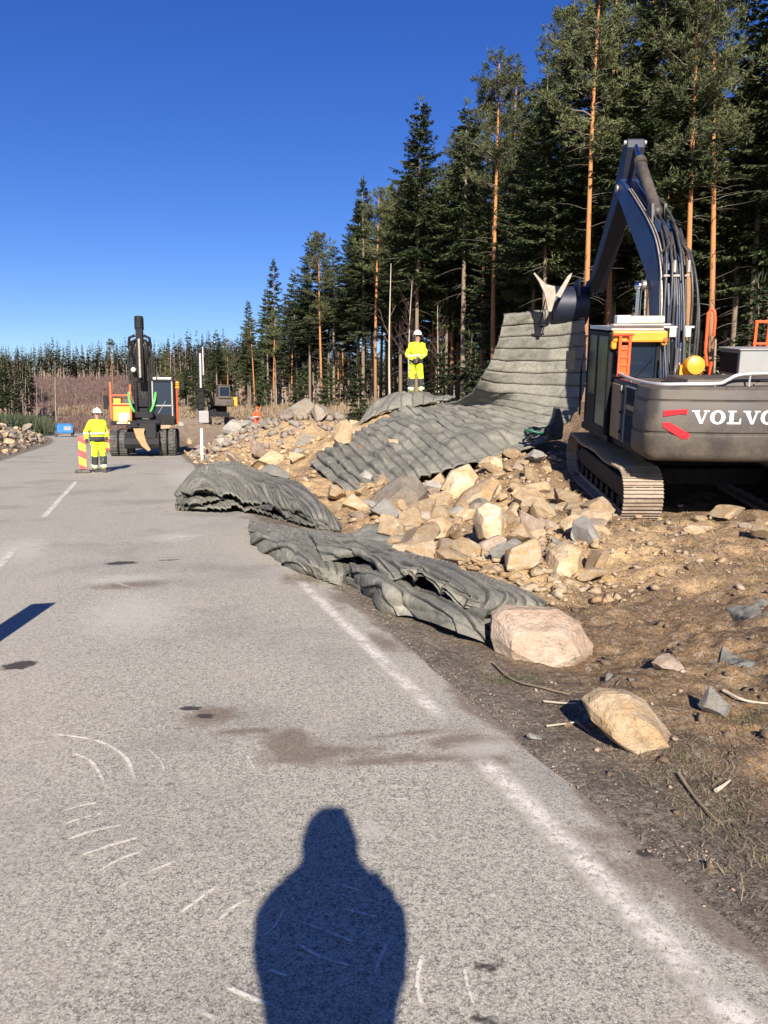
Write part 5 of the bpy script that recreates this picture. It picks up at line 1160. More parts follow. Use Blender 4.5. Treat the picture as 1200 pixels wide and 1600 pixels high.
def cut_rock(pix, foot, thick, mat, label, seed, cat='rock', name='rock', front=.62, back=.7):
    """a broken rock with its own outline: a hull of a front face, a wide middle and a back, then weathered"""
    z_ = .1
    for _ in range(6): g = G(foot[0], foot[1], z_); z_ = gz(g.x, g.y)
    g = G(foot[0], foot[1], z_); D = g.y + thick * .45; pts = [P(x, y, D) for x, y in pix]; c = sum(pts, Vector()) / len(pts); rr = random.Random(seed)
    bm = bmesh.new()
    for k, (dy, f) in enumerate(((-thick * .5, front), (-thick * .12, .97), (thick * .12, 1.0), (thick * .5, back))):
        for p in pts:
            q = (p - c) * (f * rr.uniform(.93, 1.04)); bm.verts.new((q.x, dy + rr.uniform(-.06, .06) * thick, q.z - (.06 * thick if k == 0 else 0)))
    hu = bmesh.ops.convex_hull(bm, input=list(bm.verts)); bmesh.ops.delete(bm, geom=[v for v in bm.verts if not v.link_faces], context='VERTS')
    bmesh.ops.dissolve_limit(bm, angle_limit=R(14), verts=list(bm.verts), edges=list(bm.edges)); bmesh.ops.bevel(bm, geom=list(bm.edges), offset=thick * .008, segments=1, affect='EDGES')
    bmesh.ops.triangulate(bm, faces=list(bm.faces)); 
    for _ in range(4):
        L_ = [e for e in bm.edges if e.calc_length() > thick * .10]
        if not L_ or len(bm.verts) > 9000: break
        bmesh.ops.subdivide_edges(bm, edges=L_, cuts=1); bmesh.ops.triangulate(bm, faces=[f for f in bm.faces if len(f.verts) > 3])
    bm.normal_update(); V = np.array([v.co[:] for v in bm.verts]); k = 1 / thick
    f = fbm(V[:, 0] * k * 2 + seed, V[:, 2] * k * 2 + V[:, 1] * k, 4, 1.0) * .022 * thick + .012 * thick * fbm(V[:, 0] * k * 9, V[:, 2] * k * 9 + V[:, 1] * k * 8, 3, 1.0)
    nn = [v.normal.copy() for v in bm.verts]
    for v, n_, q in zip(bm.verts, nn, f): v.co += n_ * float(q)
    me = bpy.data.meshes.new(name); bm.to_mesh(me); bm.free(); me.polygons.foreach_set('use_smooth', [True] * len(me.polygons)); me.set_sharp_from_angle(angle=R(16)); me.materials.append(M[mat])
    o = link(name, me, None, c); TAKEN.append((c.x, c.y, max(abs(p.x - c.x) for p in pts) * .9)); return tag(o, label, cat)
cut_rock([(762, 990), (765, 958), (785, 946), (815, 950), (870, 950), (905, 972), (924, 1005), (921, 1030), (882, 1042), (845, 1034), (800, 1026), (770, 1018)], (845, 1034), .5, 'rock_pink', 'big pinkish tan boulder at the near end of the grey folded mat', 4, 'boulder', 'boulder', .66)
cut_rock([(910, 1096), (935, 1076), (978, 1078), (1012, 1100), (1045, 1140), (1064, 1170), (1058, 1190), (1020, 1190), (985, 1168), (945, 1148), (920, 1122)], (985, 1176), .32, 'rock_tan', 'flat ochre boulder with grey top lying in the verge soil', 8, 'boulder', 'boulder', .7, .6)
cut_rock([(574, 786), (588, 768), (626, 742), (655, 748), (668, 768), (662, 792), (640, 800), (605, 798)], (618, 796), .9, 'rock_dark', 'dark brown wedge shaped rock lying under the near tip of the hanging mat', 3)
cut_rock([(706, 792), (722, 770), (745, 757), (768, 744), (782, 752), (770, 782), (742, 804), (715, 802)], (735, 800), .6, 'rock_tan', 'long pale slanting rock in the middle of the rubble pile', 5)
cut_rock([(740, 812), (745, 794), (760, 784), (782, 792), (790, 815), (788, 842), (766, 850), (746, 842)], (766, 846), .45, 'rock_tan', 'upright rock with tan top and grey face at the centre of the rubble pile', 6)
cut_rock([(848, 894), (858, 860), (884, 846), (906, 856), (906, 884), (884, 900), (862, 902)], (878, 898), .45, 'rock_tan', 'sloping tan slab with grey edge at the right of the rubble pile', 7)
cut_rock([(688, 764), (703, 735), (733, 724), (748, 744), (738, 774), (716, 786), (698, 782)], (716, 782), .8, 'rock_tan', 'rounded tan rock below the hanging mat, behind the pale long rock', 9)
cut_rock([(790, 862), (812, 848), (822, 860), (815, 885), (790, 884), (765, 872)], (795, 884), .35, 'rock_grey', 'whitish split rock leaning against the foot of the upright rock', 12)
cut_rock([(655, 828), (668, 812), (690, 806), (708, 818), (700, 838), (672, 842)], (682, 840), .4, 'rock_tan', 'orange stained rock in the shadowed hollow left of the blocky tan rock', 15)
cut_rock([(800, 775), (815, 762), (838, 762), (850, 778), (842, 798), (815, 800)], (825, 798), .5, 'rock_tan', 'ochre rock behind the knobbly rock, facing the front of the track', 18)
rnd = random.Random(11)
def inscene(x, y): return y > 1.5 and abs(x / y) < .56
def scatter(n, region, mats, smin, smax, label, group, flat=.7, p=2.2, zoff=-.2, cat='rock', var=(0, 13)):
    k = 0; tries = 0; first = True
    while k < n and tries < 20000:
        tries += 1
        x, y = region(rnd)
        if not inscene(x, y): continue
        r_ = smin + (smax - smin) * rnd.random() ** p
        s_, t_ = ST(x, y); tt = t_ - float(curve_t(s_))
        if -5.2 < tt < 2.2 + r_: continue
        if ((x - 5.2) / 2.2) ** 2 + ((y - 14.6) / 2.9) ** 2 < 1: continue
        if any((x - a) ** 2 + (y - b) ** 2 < (r_ * .75 + c) ** 2 for a, b, c in TAKEN): continue
        TAKEN.append((x, y, r_ * .75))
        o = link('rock', rmesh(rnd.randint(*var), rnd.choice(mats)))
        f = rnd.uniform(flat - .2, flat + .15)
        o.scale = (r_ * rnd.uniform(.8, 1.25), r_ * rnd.uniform(.8, 1.1), r_ * f); o.rotation_euler = (rnd.uniform(-.5, .5), rnd.uniform(-.5, .5), rnd.uniform(0, 6.3))
        o.location = (x, y, gz(x, y) + r_ * f * (1 + zoff * 1.6)); tag(o, label, cat, group); k += 1
TAN = ['rock_tan'] * 5 + ['rock_grey', 'rock_pink']
scatter(150, lambda r: (lambda y: (min(r.gauss(.13 * y + .2, .085 * y), .27 * y), y))(r.uniform(7.6, 17.5)), TAN, .07, .30, 'broken ochre and grey rock in the rubble pile between the folded mats and the excavator', 'rocks of the rubble pile', p=1.7)
scatter(10, lambda r: (r.uniform(3.4, 7.4), r.uniform(8.2, 11.2)), TAN, .05, .17, 'small tan rock on the earth mound in front of the excavator', 'rocks on the mound by the excavator', zoff=-.45)
scatter(44, lambda r: (r.uniform(-8.5, .5), r.uniform(16, 42)), ['rock_tan', 'rock_grey', 'rock_tan', 'rock_pink'], .14, .55, 'broken pale rock in the far rubble between the white post and the hanging mat', 'rocks of the far rubble', p=2.0)
scatter(18, lambda r: (r.gauss(-3.6, 1.8), r.gauss(32.5, 1.8)), ['rock_berm'], .25, .7, 'grey green rock heaped on the distant berm', 'rocks of the distant berm', p=1.3)
scatter(10, lambda r: (r.uniform(1.0, 4.5), r.uniform(2.8, 8.5)), ['rock_pink', 'rock_tan', 'rock_grey'], .025, .075, 'small stone half sunk in the brown soil of the right foreground', 'stones in the foreground soil', zoff=-.5)
def lreg(r):
    s_ = r.uniform(18, 60); return XY(s_, -5.6 - abs(r.gauss(0, 2.2)) + float(curve_t(s_)))
scatter(24, lreg, ['rock_tan', 'rock_dark', 'rock_grey', 'rock_dark'], .12, .42, 'broken rock on the earth bank left of the road', 'rocks of the left bank', p=1.8)
scatter(16, lambda r: (r.uniform(-24, -6), r.uniform(44, 70)), ['rock_grey', 'rock_tan', 'rock_pink'], .3, .9, 'pale blasted rock lying around the distant drill rig', 'rocks round the drill rig', p=1.6)

for o_ in list(COL.objects):
    if o_.name.startswith('rock') and abs(o_.location.x / max(o_.location.y, 1) + .158) < .03 and 30 < o_.location.y < 58: o_.scale = o_.scale * .5
# small rubble nobody could count: one mesh
def unit3(a): return a / np.linalg.norm(a)
def rubble(name, n, region, smin, smax, mat, label, seed, zf=.3, p=3.0, clump=.9):
    rr = np.random.RandomState(seed); base = []
    for q in range(6):
        bm = bmesh.new()
        for _ in range(11): bm.verts.new(unit3(rr.normal(size=3)) * rr.uniform(.8, 1.1))
        hu = bmesh.ops.convex_hull(bm, input=list(bm.verts)); bmesh.ops.delete(bm, geom=[v for v in bm.verts if not v.link_faces], context='VERTS'); bmesh.ops.triangulate(bm, faces=list(bm.faces)); bm.verts.index_update()
        V = np.array([v.co[:] for v in bm.verts]); F = np.array([[v.index for v in f.verts] for f in bm.faces]); bm.free()
        V = V * np.array([1, .8, .6]); base.append((V, F))
    Vs = []; Fs = []; n0 = 0
    xs, ys = region(rr, n)
    ok = (ys > 1.4) & (np.abs(xs / ys) < .6); xs, ys = xs[ok], ys[ok]
    ok = fbm(xs + seed, ys, 3, .12 * (ys.mean() + 1)) > (-.45 + clump * rr.rand(len(xs))); xs, ys = xs[ok], ys[ok]
    zs = land(xs, ys); s_, t_ = ST(xs, ys); tt = t_ - curve_t(s_)
    for i in range(len(xs)):
        if -4.9 < tt[i] < 1.85: 
            if name != 'road_grit': continue
            zs[i] = max(zs[i], 0.0)
        V, F = base[i % 6]; r_ = smin + (smax - smin) * rr.rand() ** p; a = rr.uniform(0, 6.3); c, s2 = math.cos(a), math.sin(a); t2 = rr.uniform(-.6, .6)
        W_ = V * r_; W_ = W_ @ np.array([[c, s2, 0], [-s2, c, 0], [0, 0, 1]]) @ np.array([[1, 0, 0], [0, math.cos(t2), math.sin(t2)], [0, -math.sin(t2), math.cos(t2)]])
        Vs.append(W_ + np.array([xs[i], ys[i], zs[i] + r_ * zf])); Fs.append(F + n0); n0 += len(V)
    me = np_mesh(name, np.concatenate(Vs), np.concatenate(Fs), mat); o = link(name, me); return tag(o, label, 'rubble', kind='stuff')
rubble('rubble', 6200, lambda r, n: (lambda y: ((.13 + .075 * r.normal(0, 1, n)) * y + .2, y))(r.uniform(7, 18, n)), .015, .09, 'rock_tan', 'loose ochre stone rubble filling the pile between the mats and the excavator', 1)
rubble('rubble', 1500, lambda r, n: (r.normal(1.7, 1.7, n), r.uniform(7, 18, n)), .012, .07, 'rock_pink', 'loose grey stone chips mixed through the rubble pile', 2)
rubble('rubble', 4200, lambda r, n: (r.uniform(-9, 1, n), r.uniform(16, 44, n)), .03, .17, 'rock_tan', 'loose pale stone rubble spread beyond the folded mats towards the drill rig', 3)
rubble('rubble', 1500, lambda r, n: (r.normal(-3.8, 2.2, n), r.normal(32.5, 2.2, n)), .05, .3, 'rock_berm', 'grey green rubble on the distant berm', 4)
rubble('rubble', 3200, lambda r, n: (r.uniform(.8, 7.5, n), r.uniform(2, 11.5, n)), .005, .026, 'rock_pink', 'small stones and chips scattered in the right foreground soil', 5)
rubble('rubble', 350, lambda r, n: (r.uniform(2, 7.5, n), r.uniform(7.5, 11.5, n)), .01, .07, 'rock_tan', 'loose tan stones on the mound in front of the excavator', 8)
def lr_(r, n):
    s_ = r.uniform(14, 62, n); return XY(s_, -5.1 - np.abs(r.normal(0, 2.6, n)) + curve_t(s_))
rubble('rubble', 1500, lr_, .04, .25, 'rock_tan', 'loose stones on the earth bank left of the road', 6)
rubble('rubble', 1200, lr_, .06, .35, 'rock_dark', 'dark broken stones and clods on the bank left of the road', 9)
rubble('earth_clods', 2600, lambda r, n: (r.uniform(.9, 7.5, n), r.uniform(2, 12, n)), .006, .055, 'clod', 'crumbled clods of earth over the churned soil', 31, p=3.5)
rubble('road_grit', 4500, lambda r, n: XY(r.uniform(1, 12, n), 1.95 - np.abs(r.normal(0, .35, n))), .002, .010, 'rock_pink', 'fine grit spilled along the road edge', 7)

# pale grey geotextile sheets
def rag(pts, seed, label):
    m_ = crom(np.array([[tuple(p) for p in r] for r in pts], float), 60); m_ = crom(m_.transpose(1, 0, 2), 40).transpose(1, 0, 2)
    m_[..., 2] += .045 * fbm(m_[..., 0] * 4 + seed, m_[..., 1] * 4, 4, 1.0) + .02 * fbm(m_[..., 0] * 16, m_[..., 1] * 9, 2, 1)
    o = link('geotextile_sheet', np_mesh('geotextile_sheet', m_.reshape(-1, 3), grid_faces(60, 40), 'tarp', True)); s = o.modifiers.new('t', 'SOLIDIFY'); s.thickness = .008
    tag(o, label, 'sheet')
def gg(px, py, up=.0):
    z_ = 0
    for _ in range(5): g = G(px, py, z_); z_ = gz(g.x, g.y)
    return (g.x, g.y, z_ + up)
rag([[gg(1128, 1028, .0), gg(1124, 1040, .02), gg(1140, 1052, -.03)], [gg(1170, 1028, .01), gg(1165, 1044, .035), gg(1180, 1062, -.03)], [gg(1225, 1036, .01), gg(1225, 1052, .035), gg(1230, 1068, -.03)]], 3, 'pale blue grey cloth half buried in soil at the right edge, the nearer piece')
rag([[gg(1135, 944, -.02), gg(1134, 952, .01), gg(1142, 960, -.03)], [gg(1180, 944, .0), gg(1176, 954, .03), gg(1190, 966, -.03)], [gg(1230, 948, .0), gg(1230, 960, .03), gg(1240, 970, -.03)]], 9, 'pale grey cloth half buried in soil at the right edge, the farther piece')
rag([[gg(800, 690, .5), gg(806, 700, .4), gg(812, 712, .2)], [gg(830, 712, .5), gg(835, 722, .4), gg(838, 732, .2)], [gg(858, 700, .5), gg(862, 712, .4), gg(866, 724, .2)]][:0] or [[gg(540, 846, .05), gg(545, 856, .1), gg(552, 866, .04)], [gg(580, 832, .1), gg(590, 846, .14), gg(600, 860, .05)], [gg(628, 838, .05), gg(634, 850, .1), gg(640, 862, .04)]], 14, 'crumpled whitish cloth lying between the two folded mats and the rocks')

# sticks, roots and dry litter
def stick(pix, r0, label, mat='deadwood', name='branch', up=.02):
    pts = [Vector(gg(*p)) + Vector((0, 0, up)) for p in pix]; pts = [tuple(q) for q in crom(np.array([tuple(p) for p in pts]), 14)]
    o = MB(); o.tube(pts, list(np.linspace(r0, r0 * .45, 14)), 7); tag(o.build(name, mat, smooth=True), label, 'branch')
stick([(1130, 1086), (1165, 1100), (1215, 1106)], .010, 'pale brown root running to the right edge beside the small upright rock', 'deadwood')
stick([(850, 1101), (880, 1104), (900, 1106)], .007, 'thin pale stick on the verge left of the flat ochre boulder')
stick([(855, 1140), (885, 1136), (905, 1133)], .006, 'thin grey stick lying on the verge below the other pale stick')
stick([(900, 1133), (912, 1142), (920, 1150)], .006, 'short dark twig at the end of the thin grey stick', 'twig')
stick([(1118, 1242), (1130, 1234), (1140, 1226)], .010, 'short pale wood chip among the grass at the right foreground')
stick([(770, 1040), (800, 1066), (850, 1082), (890, 1090)], .007, 'long thin tan root lying below the big pinkish boulder', 'twig')
stick([(1060, 1215), (1085, 1250), (1120, 1290)], .008, 'brown branch in the litter at the lower right', 'twig')
def litter(name, n, region, lmin, lmax, wd, mat, label, seed, up=.5, curve=0.3):
    rr = np.random.RandomState(seed); xs, ys = region(rr, n); ok = (ys > 1.4) & (np.abs(xs / ys) < .62); xs, ys = xs[ok], ys[ok]
    s_, t_ = ST(xs, ys); ok = t_ > 1.75; xs, ys = xs[ok], ys[ok]; zs = land(xs, ys); n = len(xs)
    a = rr.uniform(0, 6.3, n); el = rr.uniform(0, up, n); L = rr.uniform(lmin, lmax, n)
    d = np.stack([np.cos(a) * np.cos(el), np.sin(a) * np.cos(el), np.sin(el)], 1); sd = np.stack([-np.sin(a), np.cos(a), 0 * a], 1)
    b = np.stack([xs, ys, zs + .004], 1); w_ = wd * rr.uniform(.6, 1.4, n)[:, None]; mid = b + d * (L * .5)[:, None] + np.array([0, 0, 1]) * (L * curve * .3)[:, None]; tip = b + d * L[:, None]
    V = np.stack([b - sd * w_, b + sd * w_, mid + sd * w_ * .7, mid - sd * w_ * .7, tip], 1).reshape(-1, 3)
    k = np.arange(n)[:, None] * 5; F = np.concatenate([k + np.array([[0, 1, 2]]), k + np.array([[0, 2, 3]]), k + np.array([[3, 2, 4]])])
    return tag(link(name, np_mesh(name, V, F, mat)), label, 'ground cover', kind='stuff')
clus = lambda cs: (lambda r, n: (np.concatenate([r.normal(G(px, py).x, sx_, n // len(cs)) for px, py, sx_, sy_ in cs]), np.concatenate([r.normal(G(px, py).y, sy_, n // len(cs)) for px, py, sx_, sy_ in cs])))
litter('grass', 900, clus([(1170, 1135, .10, .07), (1080, 1195, .10, .12), (800, 1062, .10, .05), (1150, 1290, .14, .14)]), .015, .045, .0012, 'grass', 'sparse green grass tufts in the right foreground soil', 1, 1.4)
litter('dry_litter', 1700, clus([(1120, 1210, .22, .22), (1160, 1260, .2, .2), (1180, 1350, .16, .14), (1080, 1150, .25, .3), (1190, 1180, .2, .3)]), .015, .07, .0014, 'twig', 'dry grass and litter in the right foreground', 2, .5)
litter('dry_litter', 3000, lambda r, n: (r.uniform(1.0, 6.5, n), r.uniform(2.6, 9.5, n)), .02, .10, .0022, 'twig', 'twigs and root fibres strewn over the churned soil', 3, .35)
litter('dry_litter', 2200, lambda r, n: (r.uniform(2, 7.5, n), r.uniform(8, 11.5, n)), .04, .2, .005, 'dry_grass', 'dry moss and roots on the mound by the excavator', 4, .5)
# ---------------------------------------------------------------- trees
def kites(base, d, side, L, w_):
    """thin four-cornered leaves: base, two shoulders, tip"""
    mid = base + d * (L * .45)[:, None]
    V = np.stack([base, mid + side * w_[:, None], base + d * L[:, None], mid - side * w_[:, None]], 1).reshape(-1, 3)
    F = np.arange(len(V)).reshape(-1, 4); return V, F
def unit(a): return a / (np.linalg.norm(a, axis=-1, keepdims=True) + 1e-9)
def tube_np(pts, rad, n=5):
    pts = np.asarray(pts, float); d = unit(np.gradient(pts, axis=0)); ref = np.array([.31, .95, .1]); a = unit(np.cross(d, ref)); b = np.cross(d, a)
    q = np.arange(n) * 2 * PI / n; V = pts[:, None, :] + (a[:, None, :] * np.cos(q)[None, :, None] + b[:, None, :] * np.sin(q)[None, :, None]) * np.asarray(rad)[:, None, None]
    m_ = len(pts); idx = np.arange(m_ * n).reshape(m_, n); i0 = idx[:-1]; i1 = idx[1:]
    F = np.stack([i0.ravel(), np.roll(i0, -1, 1).ravel(), np.roll(i1, -1, 1).ravel(), i1.ravel()], 1); return V.reshape(-1, 3), F
def cat(parts):
    Vs, Fs, n = [], [], 0
    for V, F in parts: Vs.append(V); Fs.append(F + n); n += len(V)
    return np.concatenate(Vs), np.concatenate(Fs)
def trunk_pts(h, rr, bend):
    z = np.linspace(0, 1, 14); ph = rr.uniform(0, 6.3); x = bend * np.sin(z * 2.5 + ph) * z; y = bend * np.cos(z * 2.1 + ph) * z
    return np.stack([x, y, z * h - .3], 1)
def spruce(seed, h, cb, rmax, r0=.13, dead=30, dens=1.0):
    rr = np.random.RandomState(seed); tp = trunk_pts(h, rr, .12)
    rad = r0 * (1 - np.linspace(0, 1, 14)) ** .8 + .012
    T = [tube_np(tp, rad, 8)]; L_ = []
    at = lambda z: np.array([np.interp(z, tp[:, 2], tp[:, i]) for i in range(3)])
    z = cb * h; zb = z
    while z < h - .4:
        f = (z - zb) / (h - zb); Lm = rmax * ((1 - f) ** .85) * (.55 + .45 * min(1, f * 5 + .15)) + .12
        for k in range(rr.randint(6, 9)):
            if rr.rand() > dens: continue
            a = rr.uniform(0, 6.3); L = Lm * rr.uniform(.6, 1.2); p0 = at(z + rr.uniform(-.12, .12)); u = np.linspace(0, 1, 8)
            drop = -.42 * (1 - f) ** .7 + .25 * f
            dirh = np.array([math.cos(a), math.sin(a), 0])
            pts = p0 + dirh * (u * L)[:, None] + np.array([0, 0, 1.0]) * ((drop * u + .20 * u ** 2.5) * L)[:, None]
            T.append(tube_np(pts, .018 * (1 - u) * L / 1.5 + .004, 3))
            nt_ = max(8, int(L * 25)); q = rr.uniform(.12, 1.0, nt_ * 2); bp = np.stack([np.interp(q, u, pts[:, i]) for i in range(3)], 1)
            sg = np.where(rr.rand(nt_ * 2) > .5, 1, -1)[:, None]; sdir = np.array([-math.sin(a), math.cos(a), 0.0])
            d = unit(dirh * rr.uniform(.3, 1.1, (nt_ * 2, 1)) + sdir * sg * rr.uniform(.3, 1.1, (nt_ * 2, 1)) + np.array([0, 0, 1.0]) * rr.uniform(-.75, .15, (nt_ * 2, 1)))
            sd = unit(np.cross(d, np.array([.2, .1, 1.0]) + rr.normal(0, .5, (nt_ * 2, 3))))
            tl = (.16 + .26 * L * (1.05 - q)) * rr.uniform(.6, 1.25, nt_ * 2)
            L_.append(kites(bp, d, sd, tl * 1.1, .020 + .034 * rr.rand(nt_ * 2)))
        z += rr.uniform(.22, .36)
    tz = at(h - .3); n = 14; d = unit(np.stack([rr.normal(0, .35, n), rr.normal(0, .35, n), np.ones(n)], 1)); L_.append(kites(np.repeat(tz[None], n, 0) + rr.normal(0, .06, (n, 3)), d, unit(np.cross(d, rr.normal(0, 1, (n, 3)))), rr.uniform(.25, .5, n), np.full(n, .03)))
    for k in range(dead):
        z = rr.uniform(.08, cb + .12) * h; a = rr.uniform(0, 6.3); L = rr.uniform(.4, 1.5); u = np.linspace(0, 1, 5); p0 = at(z)
        pts = p0 + np.array([math.cos(a), math.sin(a), 0]) * (u * L)[:, None] + np.array([0, 0, 1.0]) * ((-.1 * u - .25 * u ** 2) * L)[:, None]; T.append(tube_np(pts, .011 * (1 - u) + .004, 3))
    return cat(T), cat(L_)
def pine(seed, h, cb, rmax, r0=.14, dead=26, dens=1.0, wisp=1.0):
    rr = np.random.RandomState(seed); tp = trunk_pts(h, rr, .25)
    rad = r0 * (1 - .93 * np.linspace(0, 1, 14)) ** .75 + .008
    T = [tube_np(tp, rad, 9)]; L_ = []
    at = lambda z: np.array([np.interp(z, tp[:, 2], tp[:, i]) for i in range(3)])
    nb = int((1 - cb) * h * 7.5 * dens)
    for k in range(nb):
        f = rr.rand() ** .85; z = (cb + (1 - cb) * f * .98) * h; a = rr.uniform(0, 6.3)
        L = rmax * (1 - f) ** .55 * rr.uniform(.5, 1.15) * (.6 + .4 * min(1, f * 4)) + .2; u = np.linspace(0, 1, 8); p0 = at(z)
        rise = .15 + .75 * f + rr.uniform(-.2, .2); dirh = np.array([math.cos(a), math.sin(a), 0])
        pts = p0 + dirh * (u * L)[:, None] + np.array([0, 0, 1.0]) * ((rise * u ** 1.3) * L)[:, None] + np.cumsum(rr.normal(0, .03 * L, (8, 3)), 0)
        T.append(tube_np(pts, .030 * (1 - u) * (L / 1.8) + .006, 4))
        for s_ in range(max(4, int(L * 8))):
            q = rr.uniform(.30, 1.0); b0 = np.array([np.interp(q, u, pts[:, i]) for i in range(3)]); off = unit(rr.normal(0, 1, 3) + dirh * .6 + np.array([0, 0, .5])) * rr.uniform(.12, .5) * (L / 1.8) ** .5
            T.append(tube_np(np.stack([b0, b0 + off * .6, b0 + off]), np.array([.007, .005, .003]), 3))
            n = int(26 * wisp); c = b0 + off
            d = unit(rr.normal(0, 1, (n, 3)) + off / np.linalg.norm(off) * .9 + np.array([0, 0, .35])); L_.append(kites(np.repeat(c[None], n, 0) - d * .03 + rr.normal(0, .07, (n, 3)), d, unit(np.cross(d, rr.normal(0, 1, (n, 3)))), rr.uniform(.12, .27, n), rr.uniform(.012, .026, n)))
    for k in range(dead):
        z = rr.uniform(.22, cb + .05) * h; a = rr.uniform(0, 6.3); L = rr.uniform(.3, 1.7); u = np.linspace(0, 1, 6); p0 = at(z)
        pts = p0 + np.array([math.cos(a), math.sin(a), 0]) * (u * L)[:, None] + np.array([0, 0, 1.0]) * ((.35 * u * rr.uniform(-.5, 1) - .1 * u ** 2) * L)[:, None] + np.cumsum(rr.normal(0, .03 * L, (6, 3)), 0); T.append(tube_np(pts, .014 * (1 - u) + .004, 3))
    return cat(T), cat(L_)
def bare(seed, h, r0=.06, nb=26, top=.35):
    rr = np.random.RandomState(seed); tp = trunk_pts(h, rr, .2); T = [tube_np(tp, r0 * (1 - .85 * np.linspace(0, 1, 14)) + .004, 6)]; L_ = []
    at = lambda z: np.array([np.interp(z, tp[:, 2], tp[:, i]) for i in range(3)])
    for k in range(nb):
        f = rr.uniform(top, 1); p0 = at(f * h); a = rr.uniform(0, 6.3); L = (1.15 - f) * h * .28 * rr.uniform(.5, 1.2); u = np.linspace(0, 1, 6)
        pts = p0 + np.array([math.cos(a), math.sin(a), 0]) * (u * L * .6)[:, None] + np.array([0, 0, 1.0]) * ((u * .9) * L)[:, None] + np.cumsum(rr.normal(0, .02, (6, 3)), 0); L_.append(tube_np(pts, .010 * (1 - u) + .003, 3))
        for q in range(5):
            b0 = pts[rr.randint(1, 6)]; d = unit(rr.normal(0, 1, 3) + np.array([0, 0, 1.2])) * L * rr.uniform(.15, .4); L_.append(tube_np(np.stack([b0, b0 + d * .5, b0 + d + rr.normal(0, .03, 3)]), np.array([.005, .004, .002]), 3))
    return cat(T), cat(L_)
PROTO = {}
def proto(key, kind, mats, name, **k):
    (TV, TF), (LV, LF) = kind(**k)
    t = np_mesh('trunk', TV, TF, mats[0], True); c = np_mesh('crown', LV, LF, mats[1])
    if kind is not bare:
        k0 = 13 * (8 if kind is spruce else 9); t.materials.append(M['limb']); mi = np.zeros(len(t.polygons), np.int32); mi[k0:] = 1; t.polygons.foreach_set('material_index', mi)
    PROTO[key] = (name, t, c, k['h'])
SB, PB = ('spruce_bark', 'spruce_leaf'), ('pine_bark', 'pine_leaf')
for i, (h, cb, rm) in enumerate([(17, .42, 1.9), (16, .34, 1.9), (18, .42, 2.9), (15, .36, 1.5), (17, .28, 2.1), (14, .52, 1.7)]): proto('s%d' % i, spruce, SB, 'spruce', seed=20 + i, h=h, cb=cb, rmax=rm, dens=.9)
for i, (h, cb, rm) in enumerate([(19, .55, 2.0), (20, .58, 2.1), (18, .50, 1.9), (17, .62, 1.8), (19, .46, 2.1)]): proto('p%d' % i, pine, PB, 'pine', seed=50 + i, h=h, cb=cb, rmax=rm, r0=.125)
proto('y0', spruce, SB, 'young_spruce', seed=80, h=5.0, cb=.05, rmax=1.1, r0=.05, dead=0)
proto('y1', spruce, SB, 'young_spruce', seed=81, h=3.4, cb=.04, rmax=.9, r0=.04, dead=0)
for i, (h, n) in enumerate([(10, 26), (12, 30)]): proto('b%d' % i, bare, ('pale_bark', 'birch_twig'), 'bare_birch', seed=90 + i, h=h, nb=n)
proto('k0', bare, ('pale_bark', 'twig'), 'dead_snag', seed=95, h=9, nb=3, r0=.07, top=.5)
TPOS = []; TCOUNT = 0
def tree(key, x, y, h=None, rz=None, lean=(0, 0), label=None, cat_='tree', group=None, z=None):
    name, t, c, h0 = PROTO[key]; k = (h / h0) if h else 1.0
    r = empty(name, (x, y, (gz(x, y) if z is None else z) - .1), (R(lean[0]), R(lean[1]), rnd.uniform(0, 6.3) if rz is None else rz), label, cat_, group)
    kk = k if k > .8 else k
    r.scale = (kk ** .7, kk ** .7, k); link('trunk', t, r); link('crown', c, r); TPOS.append((x, y)); return r
def ptree(key, px, D, ytop, label, lean=0, pyref=640):
    """tree whose trunk crosses photo column px, D metres ahead, top at row ytop"""
    p = P(px, pyref, D); top = P(px, ytop, D); z0 = gz(p.x, p.y); h = top.z - z0 + .1
    return tree(key, p.x, p.y, h, None, (0, lean), label)
ptree('p0', 911, 27, -70, 'tall orange trunked pine left of the excavator boom, rising out of frame', 1.2)
ptree('p1', 1008, 28.5, -90, 'orange trunked pine right behind the top of the boom', 1.4)
ptree('p2', 1030, 31, -60, 'redder pine close to the right of the pine behind the boom', .6)
ptree('p4', 1072, 26, -100, 'slender pale orange pine leaning right, just right of the boom hoses', 2.2)
ptree('p3', 1106, 27, -60, 'dark topped pine standing above the orange side rail', 1.0)
ptree('p2', 866, 34, 20, 'short visible orange pine trunk directly above the hanging mat')
ptree('p3', 886, 37, 30, 'thin pine trunk between the mat and the dark stick')
ptree('k0', 1000, 29.5, 165, 'thin grey dead snag between the boom and the orange pines')
ptree('s1', 825, 36, 128, 'dark pointed spruce left of the tall pines, its tip clear of them')
ptree('s4', 880, 33, 70, 'dense dark spruce behind the pine left of the boom')
ptree('p4', 792, 41, 108, 'wispy grey green pine with the highest thin tip left of the dark spruce')
ptree('p2', 752, 43, 160, 'wispy pine left of the thin tipped one')
ptree('p0', 722, 46, 205, 'sparse pine above the left edge of the upright part of the mat')
ptree('s4', 768, 37, 262, 'bright green lower spruce right behind the mat edge')
ptree('s2', 651, 42, 150, 'tall spruce with pale bare lower trunk behind the worker on the hump')
ptree('s3', 698, 43, 262, 'narrow spruce right of the worker on the hump')
ptree('s0', 626, 46, 285, 'shorter spruce left of the tall spruce with the bare trunk')
ptree('k0', 612, 34, 400, 'whitish dead snag left of the worker on the hump', 2.0, 630)
ptree('s1', 567, 52, 278, 'pointed spruce with clear tip left of the tall spruce group')
ptree('p3', 587, 47, 300, 'straight pine with red brown trunk left of the whitish snag')
